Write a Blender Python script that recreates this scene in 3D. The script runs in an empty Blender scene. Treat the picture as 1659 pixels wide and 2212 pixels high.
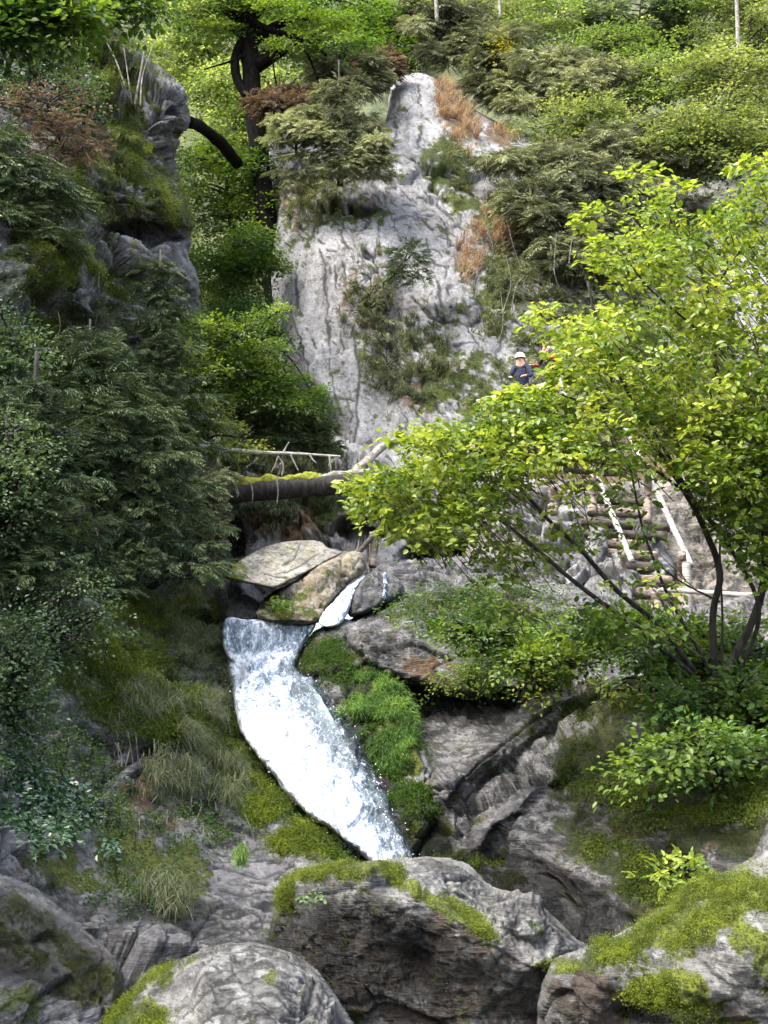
import bpy, math, random
import numpy as np
from mathutils import Vector
R_ = np.random.RandomState(7)
random.seed(7)
sc = bpy.context.scene
COL = sc.collection
# ------------------------------------------------------------------ camera
CAM = np.array([0.0, 0.0, 1.6]); PITCH = math.radians(12); FPX = 2737.0; CX, CY = 829.5, 1106.0
cs, sn = math.cos(PITCH), math.sin(PITCH)
def W(px, py, Y):
    px, py, Y = np.broadcast_arrays(np.asarray(px, float), np.asarray(py, float), np.asarray(Y, float))
    a = (px - CX) / FPX; b = -(py - CY) / FPX
    dy = cs - b * sn; dz = sn + b * cs
    t = Y / dy
    return np.stack([a * t, Y, CAM[2] + dz * t], -1)
def mpp(Y): return Y / FPX          # metres per reference pixel at depth Y
# ------------------------------------------------------------------ noise
_perm = np.random.RandomState(3).permutation(256); _perm = np.concatenate([_perm, _perm, _perm])
_g = np.random.RandomState(4).normal(size=(256, 3)); _g /= np.linalg.norm(_g, axis=1)[:, None]
def _h(i, j, k): return _perm[(_perm[(_perm[i & 255] + j) & 255] + k) & 255]
def perlin(p):
    p = np.asarray(p, float); i = np.floor(p).astype(int); f = p - i
    u = f * f * f * (f * (f * 6 - 15) + 10)
    out = 0
    for dx in (0, 1):
        for dy in (0, 1):
            for dz in (0, 1):
                g = _g[_h(i[..., 0] + dx, i[..., 1] + dy, i[..., 2] + dz)]
                d = (g * (f - np.array([dx, dy, dz]))).sum(-1)
                w = (u[..., 0] if dx else 1 - u[..., 0]) * (u[..., 1] if dy else 1 - u[..., 1]) * (u[..., 2] if dz else 1 - u[..., 2])
                out = out + d * w
    return out * 1.6
def fbm(p, o=4, g=0.5, l=2.03):
    s = 0; a = 1
    for k in range(o):
        s = s + a * perlin(p + 17.3 * k); p = p * l; a *= g
    return s
def cell(p, seed=0):
    i = np.floor(p).astype(int); best = np.full(p.shape[:-1], 9.0); second = best.copy()
    delta = np.zeros(p.shape); hid = np.zeros(p.shape[:-1], int)
    for dx in (-1, 0, 1):
        for dy in (-1, 0, 1):
            for dz in (-1, 0, 1):
                c = i + np.array([dx, dy, dz]); h = _h(c[..., 0] + seed, c[..., 1], c[..., 2])
                q = c + 0.5 + _g[h] * 0.42
                d = p - q; r = (d * d).sum(-1)
                m = r < best
                second = np.where(m, best, np.minimum(second, r))
                delta[m] = d[m]; hid[m] = h[m]; best = np.where(m, r, best)
    return delta, hid, np.sqrt(second) - np.sqrt(best)
def sst(x, a, b):
    t = np.clip((x - a) / (b - a), 0, 1); return t * t * (3 - 2 * t)
def mask(px, py, els, soft=0.35):
    m = np.zeros(np.shape(px))
    for e in els:
        cx, cy, rx, ry = e[:4]; dg = e[4] if len(e) > 4 else 0; s = e[5] if len(e) > 5 else 1
        c, q = math.cos(math.radians(dg)), math.sin(math.radians(dg))
        dx = px - cx; dy = py - cy
        r = np.sqrt(((dx * c + dy * q) / rx) ** 2 + ((-dx * q + dy * c) / ry) ** 2)
        m = np.maximum(m, s * (1 - sst(r, 1 - soft, 1 + soft)))
    return m
# ------------------------------------------------------------------ object helpers
def tag(o, label=None, cat=None, group=None, kind=None):
    if label: o['label'] = label
    if cat: o['category'] = cat
    if group: o['group'] = group
    if kind: o['kind'] = kind
    return o
def empty(name, loc, label, cat, group=None, kind=None):
    o = bpy.data.objects.new(name, None); COL.objects.link(o)
    o.location = Vector([float(v) for v in loc]); o.empty_display_size = 0.2
    return tag(o, label, cat, group, kind)
def mesh(name, V, F, mat, parent=None, smooth=True, attrs=None, origin=None):
    V = np.asarray(V, float); base = np.zeros(3)
    if parent is not None:
        q = parent
        while q is not None: base = base + np.array(q.location); q = q.parent
    if origin is not None: base = np.asarray(origin, float)
    me = bpy.data.meshes.new(name)
    me.vertices.add(len(V)); me.vertices.foreach_set('co', (V - base).astype(np.float32).ravel())
    loops = np.concatenate([np.asarray(f).ravel() for f in F]); tot = np.concatenate([np.full(len(f), np.asarray(f).shape[1]) for f in F])
    me.loops.add(len(loops)); me.loops.foreach_set('vertex_index', loops.astype(np.int32))
    me.polygons.add(len(tot)); st = np.concatenate([[0], np.cumsum(tot)[:-1]])
    me.polygons.foreach_set('loop_start', st.astype(np.int32)); me.polygons.foreach_set('loop_total', tot.astype(np.int32))
    me.polygons.foreach_set('use_smooth', np.full(len(tot), smooth))
    for k, a in (attrs or {}).items():
        a = np.asarray(a, np.float32)
        if a.ndim == 1:
            at = me.attributes.new(k, 'FLOAT', 'POINT'); at.data.foreach_set('value', a)
        else:
            at = me.attributes.new(k, 'FLOAT_COLOR', 'POINT'); at.data.foreach_set('color', a.ravel())
    me.update(calc_edges=True); me.validate()
    if mat: me.materials.append(mat)
    o = bpy.data.objects.new(name, me); COL.objects.link(o)
    if parent is not None: o.parent = parent
    elif origin is not None: o.location = Vector([float(v) for v in origin])
    return o
class Acc:
    def __init__(s): s.V = []; s.F = {}; s.n = 0; s.T = []
    def add(s, V, F, t=None):
        V = np.asarray(V, float)
        for f in F:
            f = np.asarray(f); s.F.setdefault(f.shape[1], []).append(f + s.n)
        s.V.append(V); s.n += len(V); s.T.append(np.full(len(V), 0.5) if t is None else (np.full(len(V), float(t)) if np.ndim(t) == 0 else np.asarray(t, float)))
    def build(s, name, mat, parent=None, smooth=True, origin=None):
        if not s.n: return None
        return mesh(name, np.concatenate(s.V), [np.concatenate(v) for v in s.F.values()], mat, parent, smooth, {'tint': np.concatenate(s.T)}, origin)
def nrm(v): return v / (np.linalg.norm(v, axis=-1, keepdims=True) + 1e-9)
def smooth_line(P, n=6):
    P = np.asarray(P, float)
    if len(P) < 3: return np.linspace(P[0], P[-1], n)
    Q = np.vstack([2 * P[0] - P[1], P, 2 * P[-1] - P[-2]]); out = []
    for i in range(1, len(Q) - 2):
        for t in np.linspace(0, 1, n, endpoint=False):
            a, b, c, d = Q[i - 1], Q[i], Q[i + 1], Q[i + 2]
            out.append(0.5 * (2 * b + (c - a) * t + (2 * a - 5 * b + 4 * c - d) * t * t + (3 * b - a - 3 * c + d) * t ** 3))
    out.append(P[-1]); return np.array(out)
def tube(acc, P, r0, r1, sides=7, rough=0.0, tint=0.5, n=6, caps=True):
    P = smooth_line(P, n); m = len(P); r = np.linspace(r0, r1, m)
    d = nrm(np.gradient(P, axis=0)); ref = np.array([0.13, 0.2, 0.97]) if abs(d[0][2]) < 0.9 else np.array([1.0, 0.1, 0])
    a = nrm(np.cross(d, ref)); b = np.cross(d, a)
    th = np.arange(sides) / sides * 2 * math.pi
    ring = a[:, None] * np.cos(th)[None, :, None] + b[:, None] * np.sin(th)[None, :, None]
    rr = r[:, None] * np.ones((1, sides))
    V = P[:, None] + ring * rr[..., None]
    if rough: V = V + ring * (fbm(V * (0.8 / max(r0, .01)) * .5, 3) * rough * rr)[..., None]
    V = V.reshape(-1, 3); F = []
    i = np.arange(m - 1)[:, None] * sides; j = np.arange(sides)[None]; j2 = (j + 1) % sides
    F = np.stack([i + j, i + j2, i + sides + j2, i + sides + j], -1).reshape(-1, 4)
    fs = [F]
    if caps:
        V = np.vstack([V, P[0], P[-1]]); c0, c1 = m * sides, m * sides + 1
        jj = np.arange(sides); fs.append(np.concatenate([np.stack([np.full(sides, c0), (jj + 1) % sides, jj], -1), np.stack([np.full(sides, c1), (m - 1) * sides + jj, (m - 1) * sides + (jj + 1) % sides], -1)]))
    acc.add(V, fs, tint)
# ------------------------------------------------------------------ materials
def newmat(name):
    m = bpy.data.materials.new(name); m.use_nodes = True; nt = m.node_tree; nt.nodes.clear()
    return m, nt
class N:
    def __init__(s, nt): s.nt = nt
    def __call__(s, t, **kw):
        n = s.nt.nodes.new(t)
        for k, v in kw.items():
            if k.startswith('_'):
                key = k[1:]; key = int(key) if key.isdigit() else key.replace('0', ' ')
                inp = n.inputs[key]
                if isinstance(v, bpy.types.NodeSocket): s.nt.links.new(v, inp)
                else: inp.default_value = v
            else: setattr(n, k, v)
        return n
    def math(s, op, a, b=0.0, c=0.0, clamp=False):
        n = s.nt.nodes.new('ShaderNodeMath'); n.operation = op; n.use_clamp = clamp
        for i, v in enumerate((a, b, c)):
            if isinstance(v, bpy.types.NodeSocket): s.nt.links.new(v, n.inputs[i])
            else: n.inputs[i].default_value = v
        return n.outputs[0]
    def ramp(s, fac, stops):
        n = s.nt.nodes.new('ShaderNodeValToRGB'); e = n.color_ramp.elements
        while len(e) > 1: e.remove(e[0])
        e[0].position = stops[0][0]; e[0].color = col(stops[0][1])
        for p, c in stops[1:]:
            x = e.new(p); x.color = col(c)
        s.nt.links.new(fac, n.inputs[0]); return n.outputs[0]
    def mix(s, f, a, b, mode='MIX'):
        n = s.nt.nodes.new('ShaderNodeMix'); n.data_type = 'RGBA'; n.blend_type = mode
        for sock, v in ((n.inputs[0], f), (n.inputs[6], a), (n.inputs[7], b)):
            if isinstance(v, bpy.types.NodeSocket): s.nt.links.new(v, sock)
            else: sock.default_value = v if not isinstance(v, (tuple, list)) else col(v)
        return n.outputs[2]
    def noise(s, vec, scale, detail=6, rough=0.55, dist=0.0):
        n = s('ShaderNodeTexNoise'); s.nt.links.new(vec, n.inputs['Vector']); n.inputs['Scale'].default_value = scale
        n.inputs['Detail'].default_value = detail; n.inputs['Roughness'].default_value = rough; n.inputs['Distortion'].default_value = dist
        return n.outputs['Fac']
    def mapv(s, vec, scale=(1, 1, 1), rot=(0, 0, 0)):
        n = s('ShaderNodeMapping'); s.nt.links.new(vec, n.inputs['Vector']); n.inputs['Scale'].default_value = scale; n.inputs['Rotation'].default_value = rot
        return n.outputs[0]
def col(c):
    if isinstance(c, (int, float)): return (c, c, c, 1)
    return tuple(c) + ((1,) if len(c) == 3 else ())
ROCK = {}
def rock_mat(name, c1, c2, k=1.0, streak=0.5, layer=0.4, rot=(0, 0, 0), moss=((0.05, 0.075, 0.008), (0.12, 0.15, 0.012)), dirt=(0.085, 0.055, 0.03), lichen=0.35, bump=0.5, crack=0.5, autom=0.0, lax=(0.2, 0.1, 1)):
    m, nt = newmat(name); n = N(nt)
    ROCK[name] = dict(k=k, streak=streak, layer=layer, lichen=lichen, crack=crack, autom=autom, lax=lax)
    pos = n('ShaderNodeNewGeometry').outputs['Position']
    sep = n('ShaderNodeSeparateColor', _0=n('ShaderNodeAttribute', attribute_name='paint').outputs['Color'])
    mf, wf, dm = sep.outputs[0], sep.outputs[1], sep.outputs[2]
    se2 = n('ShaderNodeSeparateColor', _0=n('ShaderNodeAttribute', attribute_name='tone').outputs['Color'])
    tone, li, ck = se2.outputs[0], se2.outputs[1], se2.outputs[2]
    fine = n.noise(pos, 8 * k, 7, 0.86, 0.2)
    fol = n.noise(n.mapv(pos, (1.5 * k, 0.8 * k, 11.0 * k) if layer > .25 else (7 * k, 3 * k, 1.3 * k), rot), 1.0, 5, 0.66, 2.2)
    fw = 0.55 + 0.8 * layer if layer > .25 else 0.7
    f = n.math('ADD', tone, n.math('ADD', n.math('MULTIPLY', n.math('SUBTRACT', fine, 0.5), 1.5), n.math('MULTIPLY', n.math('SUBTRACT', fol, 0.5), fw)))
    base = n.ramp(f, [(0.12, tuple(v * 0.22 for v in c1)), (0.36, c1), (0.60, c2), (0.85, tuple(min(.8, v * 1.45) for v in c2))])
    base = n.mix(n.math('MULTIPLY', li, n.ramp(fine, [(0.4, 0), (0.56, 1)])), base, (0.52, 0.52, 0.5))
    base = n.mix(ck, base, (0.02, 0.02, 0.02))
    base = n.mix(dm, base, n.mix(n.ramp(fine, [(.35, 0), (.65, 1)]), tuple(v * 0.4 for v in dirt), tuple(v * 1.9 for v in dirt)))
    mt = n.noise(pos, 16 * k, 5, 0.85)
    mc = n.mix(n.ramp(tone, [(0.3, 0), (0.7, 1)]), moss[0], moss[1])
    mc = n.mix(n.ramp(mt, [(0.40, 1), (0.56, 0)]), mc, tuple(v * 0.15 for v in moss[0]))
    base = n.mix(mf, base, mc)
    base = n.mix(wf, base, n.mix(1.0, base, (0.25, 0.25, 0.25), 'MULTIPLY'))
    rgh = n.math('SUBTRACT', 0.85, n.math('MULTIPLY', wf, 0.6))
    h = n.math('ADD', n.math('ADD', n.math('MULTIPLY', fine, 0.9), n.math('MULTIPLY', fol, fw * 1.4)), n.math('MULTIPLY', n.math('MULTIPLY', mt, mf), 1.3))
    bp = n('ShaderNodeBump', _Strength=bump, _Distance=0.13 / k); nt.links.new(h, bp.inputs['Height'])
    p = n('ShaderNodeBsdfPrincipled'); nt.links.new(base, p.inputs['Base Color']); nt.links.new(rgh, p.inputs['Roughness']); nt.links.new(bp.outputs[0], p.inputs['Normal'])
    p.inputs['Specular IOR Level'].default_value = 0.35
    o = n('ShaderNodeOutputMaterial'); nt.links.new(p.outputs[0], o.inputs[0]); return m
def bake(V, Nz, mat, ms, wt, dt):
    q = ROCK[mat.name]; k = q['k']; V = V * np.array([1, .5, 1])
    st = fbm(V * np.array([2.4, 2.4, .3]) * k, 4, .6); bg_ = fbm(V * .7 * k + 7, 5, .6)
    ax = nrm(np.array(q['lax'], float)); s = V @ ax + fbm(V * .5 * k, 3) * .35 / k
    la = fbm(np.stack([V[:, 0] * .5 * k, V[:, 1] * .5 * k, s * 6.5 * k], -1), 4, .65)
    fi = fbm(V * 6 * k + 3, 3, .7)
    tone = .5 + .34 * (bg_ * (1 - q['streak'] * .5) + st * q['streak'] * .8) + .30 * la * q['layer'] + .14 * fi
    li = sst(fbm(V * 2.1 * k + 31, 5, .75), .12, .4) * q['lichen']
    wv = V + np.stack([fbm(V * 1.6 * k + 11, 3), fbm(V * 1.6 * k + 23, 3), fbm(V * 1.6 * k + 37, 3)], -1) * .45 / k
    _, _, f21 = cell(wv * .55 * k * np.array([1, 1, 1.8]), 21)
    ck = (1 - sst(f21, .0, .035)) * sst(bg_, -.15, .1) * q['crack']
    mn = fbm(V * 1.7 * k + 61, 6, .68)
    mf = sst(ms + mn * .62 + Nz * q['autom'], .38, .62)
    df = sst(dt + fbm(V * 2.5 * k + 71, 4, .65) * .4, .38, .62)
    wf = sst(wt + bg_ * .25, .3, .62)
    return np.clip(tone, 0, 1), li, ck, mf, wf, df
def leaf_mat(name, stops, trans=0.45, rough=0.45, spec=0.4):
    m, nt = newmat(name); n = N(nt)
    a = n('ShaderNodeAttribute', attribute_name='tint').outputs['Fac']
    c = n.ramp(a, stops)
    p = n('ShaderNodeBsdfPrincipled'); nt.links.new(c, p.inputs['Base Color']); p.inputs['Roughness'].default_value = rough; p.inputs['Specular IOR Level'].default_value = spec
    t = n('ShaderNodeBsdfTranslucent'); c2 = n.mix(1.0, c, (1.25, 1.2, 0.55), 'MULTIPLY'); nt.links.new(c2, t.inputs[0])
    x = n('ShaderNodeMixShader', _0=trans); nt.links.new(p.outputs[0], x.inputs[1]); nt.links.new(t.outputs[0], x.inputs[2])
    o = n('ShaderNodeOutputMaterial'); nt.links.new(x.outputs[0], o.inputs[0]); return m
def simple_mat(name, c1, c2, scale=8, rough=0.8, sc3=(1, 1, 1), bump=0.3, spec=0.3, stops=(0.4, 0.6)):
    m, nt = newmat(name); n = N(nt)
    pos = n('ShaderNodeNewGeometry').outputs['Position']
    v = n.noise(n.mapv(pos, sc3), scale, 7, 0.65, 0.4)
    c = n.ramp(v, [(stops[0], c1), (stops[1], c2)])
    bp = n('ShaderNodeBump', _Strength=bump, _Distance=0.03); nt.links.new(v, bp.inputs['Height'])
    p = n('ShaderNodeBsdfPrincipled'); nt.links.new(c, p.inputs['Base Color']); p.inputs['Roughness'].default_value = rough; p.inputs['Specular IOR Level'].default_value = spec
    nt.links.new(bp.outputs[0], p.inputs['Normal'])
    o = n('ShaderNodeOutputMaterial'); nt.links.new(p.outputs[0], o.inputs[0]); return m
def birch_mat():
    m, nt = newmat('birch_bark'); n = N(nt)
    pos = n('ShaderNodeNewGeometry').outputs['Position']
    v = n.noise(n.mapv(pos, (1.2, 1.2, 9)), 3.0, 4, 0.6, 0.5)
    c = n.ramp(v, [(0.33, (0.03, 0.025, 0.02)), (0.46, (0.24, 0.225, 0.2)), (0.7, (0.40, 0.385, 0.35))])
    p = n('ShaderNodeBsdfPrincipled'); nt.links.new(c, p.inputs['Base Color']); p.inputs['Roughness'].default_value = 0.6
    o = n('ShaderNodeOutputMaterial'); nt.links.new(p.outputs[0], o.inputs[0]); return m
def water_mat(name, flow, veil=False):
    m, nt = newmat(name); n = N(nt)
    pos = n('ShaderNodeNewGeometry').outputs['Position']
    # rotate so flow is along the local X, stretch along it
    fx = Vector(flow).normalized(); up = Vector((0, 0, 1)); sx = fx.cross(up).normalized(); nz = sx.cross(fx)
    def dot(v):
        d = n('ShaderNodeVectorMath', operation='DOT_PRODUCT'); nt.links.new(pos, d.inputs[0]); d.inputs[1].default_value = v; return d.outputs['Value']
    cb = n('ShaderNodeCombineXYZ', _0=dot(fx), _1=dot(sx), _2=dot(nz)); q = cb.outputs[0]
    s1 = n.noise(n.mapv(q, (2.6, 5.5, 5.5)), 1.0, 6, 0.68, 1.2)
    s2 = n.noise(n.mapv(q, (7.0, 11.0, 11.0)), 1.0, 5, 0.8, 0.8)
    a = n('ShaderNodeAttribute', attribute_name='paint'); sep = n('ShaderNodeSeparateColor', _0=a.outputs['Color'])
    foam = sep.outputs[0]
    f = n.math('ADD', n.math('ADD', n.math('MULTIPLY', s1, 1.3), n.math('MULTIPLY', s2, 1.5)), n.math('SUBTRACT', foam, 1.98))
    c = n.ramp(f, [(0.22, (0.06, 0.08, 0.09)), (0.42, (0.33, 0.40, 0.52)), (0.60, (0.88, 0.92, 0.97)), (1, (0.95, 0.96, 0.98))])
    c = n.mix(n.ramp(s2, [(0.38, 0.85), (0.47, 0)]), c, (0.30, 0.37, 0.50))
    bp = n('ShaderNodeBump', _Strength=0.55, _Distance=0.12); nt.links.new(n.math('ADD', s1, n.math('MULTIPLY', s2, 0.8)), bp.inputs['Height'])
    p = n('ShaderNodeBsdfPrincipled'); nt.links.new(c, p.inputs['Base Color']); nt.links.new(bp.outputs[0], p.inputs['Normal'])
    nt.links.new(n.ramp(f, [(0.3, 0.12), (0.55, 0.6)]), p.inputs['Roughness'])
    o = n('ShaderNodeOutputMaterial')
    tr = n('ShaderNodeBsdfTransparent'); tr.inputs[0].default_value = (0.8, 0.9, 0.92, 1)
    al = n.ramp(n.math('ADD', f, n.math('MULTIPLY', sep.outputs[1], 0.5)), [(0.2, 0.12), (0.62, 1)])
    x = n('ShaderNodeMixShader'); nt.links.new(al, x.inputs[0]); nt.links.new(tr.outputs[0], x.inputs[1]); nt.links.new(p.outputs[0], x.inputs[2])
    nt.links.new(x.outputs[0], o.inputs[0]); return m
# ------------------------------------------------------------------ relief rocks
def chaikin(P, it=2):
    P = np.asarray(P, float)
    for _ in range(it):
        Q = np.roll(P, -1, 0); P = np.stack([0.75 * P + 0.25 * Q, 0.25 * P + 0.75 * Q], 1).reshape(-1, 2)
    return P
def polydist(px, py, P):
    Q = np.roll(P, -1, 0); best = np.full(px.shape, 1e9); nx = px.copy(); ny = py.copy(); ins = np.zeros(px.shape, bool)
    for (x0, y0), (x1, y1) in zip(P, Q):
        ex, ey = x1 - x0, y1 - y0; L = ex * ex + ey * ey + 1e-9
        t = np.clip(((px - x0) * ex + (py - y0) * ey) / L, 0, 1)
        qx = x0 + t * ex; qy = y0 + t * ey; d = (px - qx) ** 2 + (py - qy) ** 2
        m = d < best; best = np.where(m, d, best); nx = np.where(m, qx, nx); ny = np.where(m, qy, ny)
        if y0 != y1:
            c = ((y0 > py) != (y1 > py)) & (px < (x1 - x0) * (py - y0) / (y1 - y0) + x0)
            ins ^= c
    return np.sqrt(best), nx, ny, ins
def rbf(ctrl):
    C = np.array(ctrl, float); xy = C[:, :2] / 500; z = C[:, 2]
    D = np.sqrt(((xy[:, None] - xy[None]) ** 2).sum(-1)); m = len(C)
    A = np.zeros((m + 3, m + 3)); A[:m, :m] = D + np.eye(m) * -0.02; A[:m, m] = 1; A[:m, m + 1:] = xy; A[m:, :m] = A[:m, m:].T
    w = np.linalg.lstsq(A, np.concatenate([z, np.zeros(3)]), rcond=None)[0]
    def f(px, py):
        x = np.asarray(px, float) / 500; y = np.asarray(py, float) / 500
        o = w[m] + w[m + 1] * x + w[m + 2] * y
        for i in range(m): o = o + w[i] * np.sqrt((x - xy[i, 0]) ** 2 + (y - xy[i, 1]) ** 2)
        return o
    return f
REL = {}
def cracks(seed, n, x0, x1, y0, y1, ang, spread, l0, l1, wd=(1.2, 2.6), dp=.05):
    r = np.random.RandomState(seed); out = []
    for _ in range(n):
        x, y = r.uniform(x0, x1), r.uniform(y0, y1); a = math.radians(ang + r.normal() * spread); L = r.uniform(l0, l1); w = r.uniform(*wd); pts = [(x, y)]
        for _k in range(3):
            a += r.normal() * .3; x += math.cos(a) * L / 3; y += math.sin(a) * L / 3; pts.append((x, y))
        out.append((w, dp, pts))
    return tuple(out)
def relief(key, name, outline, ctrl, mat, step=4, T=1.5, R=50, bumps=(), low=(0.3, 0.5), block=(0.3, 0.8), block2=(0.1, 2.5), strata=None, fine=(0.04, 5),
           moss=(), wet_shade=(), dirt=(), puff=0.05, ragged=6, label=None, cat=None, group=None, kind=None, parent=None, paintfn=None, mosssoft=0.45, closed=False, lines=(), calm=(), rugged=()):
    P = chaikin(outline, 2); closed = closed or (cat is not None)
    g = fbm(np.c_[P / 45.0, np.full(len(P), sum(map(ord, key)) % 7 + .5)], 3) * ragged
    nv = np.roll(P, -1, 0) - np.roll(P, 1, 0); nv = np.c_[nv[:, 1], -nv[:, 0]]; nv /= np.linalg.norm(nv, axis=1)[:, None] + 1e-9
    P = P + nv * g[:, None]
    x0, y0 = P.min(0) - step; x1, y1 = P.max(0) + step
    xs = np.arange(x0, x1 + step, step); ys = np.arange(y0, y1 + step, step)
    px, py = np.meshgrid(xs, ys)
    d, nx, ny, ins = polydist(px, py, P)
    keep = ins | (d < step * 0.72)
    out = ~ins; px = np.where(out, nx, px); py = np.where(out, ny, py); d = np.where(out, 0, d)
    c = keep[:-1, :-1] & keep[1:, :-1] & keep[:-1, 1:] & keep[1:, 1:]
    Yf = rbf(ctrl); Y = Yf(px, py)
    for b in bumps: Y = Y + mask(px, py, [b[:5] + (1,)], b[6] if len(b) > 6 else 0.4) * b[5]
    q = np.clip(d / R, 0, 1); Yr = Y + T * (1 - np.sqrt(np.maximum(0, 1 - (1 - q) ** 2)))
    used = np.zeros(keep.shape, bool); used[:-1, :-1] |= c; used[1:, :-1] |= c; used[:-1, 1:] |= c; used[1:, 1:] |= c
    idx = np.full(keep.shape, -1); idx[used] = np.arange(used.sum())
    i, j = np.nonzero(c)
    F = np.stack([idx[i, j], idx[i + 1, j], idx[i + 1, j + 1], idx[i, j + 1]], -1)
    V3 = W(px, py, Yr)
    gy = np.gradient(V3, axis=0); gx = np.gradient(V3, axis=1); NN = nrm(np.cross(gx, -gy))
    fl = (NN * (CAM - V3)).sum(-1) < 0; NN[fl] *= -1
    NN = nrm(NN + nrm(CAM - V3) * .25)
    for _ in range(3):
        for ax_ in (0, 1):
            cs1 = np.cumsum(np.concatenate([np.repeat(np.take(NN, [0], ax_), 6, ax_), NN, np.repeat(np.take(NN, [-1], ax_), 5, ax_)], ax_), ax_)
            NN = (np.take(cs1, range(11, cs1.shape[ax_]), ax_) - np.take(cs1, range(0, cs1.shape[ax_] - 11), ax_)) / 11
    NN = nrm(NN)
    V = V3[used]; Nv = NN[used]; ux = px[used]; uy = py[used]; ed = q[used]
    V0 = V; V = V * np.array([1, .4, 1])
    warp = np.stack([fbm(V * 0.7 + 5, 3), fbm(V * 0.7 + 50, 3), fbm(V * 0.7 + 90, 3)], -1) * 0.4
    disp = np.zeros(len(V))
    if low: disp += low[0] * fbm(V * low[1], 3)
    crev = np.zeros(len(V))
    for bl, sd in ((block, 0), (block2, 9)):
        if not bl: continue
        sx = bl[2] if len(bl) > 2 else (1, 1, 1.6)
        dl, hid, f21 = cell((V + warp / max(.6, bl[1])) * bl[1] * np.array(sx), sd)
        disp += bl[0] * ((dl * _g[(hid * 7 + 3) & 255]).sum(-1) + 0.45 * _g[hid][:, 0]) - bl[0] * 0.5 * (1 - sst(f21, 0, 0.12))
    if strata:
        amp, th, ax = strata[:3]; ax = nrm(np.array(ax, float))
        s = (V @ ax + warp[:, 0] * (strata[3] if len(strata) > 3 else .8)) / th
        fr = s - np.floor(s); hh = _g[_h(np.floor(s).astype(int), np.zeros(len(V), int), np.zeros(len(V), int))][:, 1]
        disp += amp * (fr ** 2 - 0.5 + hh)
    ms = mask(ux, uy, moss, mosssoft) if len(moss) else np.zeros(len(V))
    wt = mask(ux, uy, wet_shade, .4) if len(wet_shade) else np.zeros(len(V)); dt = mask(ux, uy, dirt, .4) if len(dirt) else np.zeros(len(V))  # damp rock, and shade painted into the rock colour
    fn = fine[0] * fbm(V * fine[1], 5, 0.6)
    disp += fn * (1 - 0.4 * ms)
    ms2 = sst(ms + .3 * fbm(V * 1.5, 3), .35, .7); disp += ms2 * puff * (np.abs(fbm(V * 2.2 / max(puff * 12, .3), 3)) * 1.6)
    if len(calm): disp *= 1 - .8 * mask(ux, uy, calm, .5)
    if len(rugged): disp *= 1 + 1.1 * mask(ux, uy, rugged, .5)
    lk = np.zeros(len(V))
    if len(lines): jx = ux + 7 * fbm(V * 1.1 + 3, 4, .6); jy = uy + 7 * fbm(V * 1.1 + 43, 4, .6); jw = .5 - fbm(V * .9 + 9, 2) * .8
    for ln in lines:
        wd, dp, pts = ln; wd = max(wd, step * .85); P_ = np.array(pts, float); m = wd * 4 + 16
        ii = np.nonzero((jx > P_[:, 0].min() - m) & (jx < P_[:, 0].max() + m) & (jy > P_[:, 1].min() - m) & (jy < P_[:, 1].max() + m))[0]
        if not len(ii): continue
        x_, y_ = jx[ii], jy[ii]; dd = np.full(len(ii), 1e9)
        for (ax_, ay_), (bx_, by_) in zip(pts[:-1], pts[1:]):
            ex, ey = bx_ - ax_, by_ - ay_; tt = np.clip(((x_ - ax_) * ex + (y_ - ay_) * ey) / (ex * ex + ey * ey + 1e-6), 0, 1)
            dd = np.minimum(dd, np.hypot(x_ - ax_ - tt * ex, y_ - ay_ - tt * ey) + wd * jw[ii])
        lk[ii] = np.maximum(lk[ii], 1 - sst(dd, wd * .8, wd * 1.9)); disp[ii] -= dp * .45 * (1 - sst(dd, 0, wd * 2.0))
    V = V0 + Nv * (disp * (0.2 + 0.8 * ed))[:, None]
    n0 = len(V)
    # boundary -> skirt running back from the silhouette (and a closed back for boulders)
    e = np.concatenate([F[:, [0, 1]], F[:, [1, 2]], F[:, [2, 3]], F[:, [3, 0]]]); es = np.sort(e, 1)
    code = es[:, 0].astype(np.int64) * (n0 + 1) + es[:, 1]; u, inv, cnt = np.unique(code, return_inverse=True, return_counts=True)
    be = e[cnt[inv] == 1]; bidx = np.unique(be); mp = np.full(n0, -1); mp[bidx] = n0 + np.arange(len(bidx))
    bc = V[bidx]; back = bc + nrm(bc - CAM) * (T * 2.2)
    Vall = np.vstack([V, back]); Fs = [np.vstack([F, np.stack([be[:, 1], be[:, 0], mp[be[:, 0]], mp[be[:, 1]]], -1)])]
    if closed:
        cc = bc.mean(0); cc = cc + nrm(cc - CAM) * max(T * 3, (bc[:, 1].max() - cc[1]) + T)
        Vall = np.vstack([Vall, cc]); Fs.append(np.stack([mp[be[:, 1]], mp[be[:, 0]], np.full(len(be), len(Vall) - 1)], -1))
    pt = np.zeros((len(Vall), 4)); tn = np.full((len(Vall), 4), .4); tn[:, 1:3] = 0
    if mat.name in ROCK:
        tone, li, ck, mf, wf, df = bake(V, Nv[:, 2], mat, ms, wt, dt)
        pt[:n0, 0] = mf; pt[:n0, 1] = wf; pt[:n0, 2] = df; tn[:n0, 0] = tone; tn[:n0, 1] = li; tn[:n0, 2] = np.maximum(ck, lk * .9)
    if paintfn: paintfn(pt, ux, uy, V, n0)
    org = None if parent is not None else np.array([V[:, 0].mean(), V[:, 1].mean(), V[:, 2].min()])
    o = mesh(name, Vall, Fs, mat, parent, True, {'paint': pt, 'tone': tn}, org)
    tag(o, label, cat, group, kind)
    REL[key] = dict(V=V, N=Nv, px=ux, py=uy, obj=o, Y=Yf)
    return o
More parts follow.
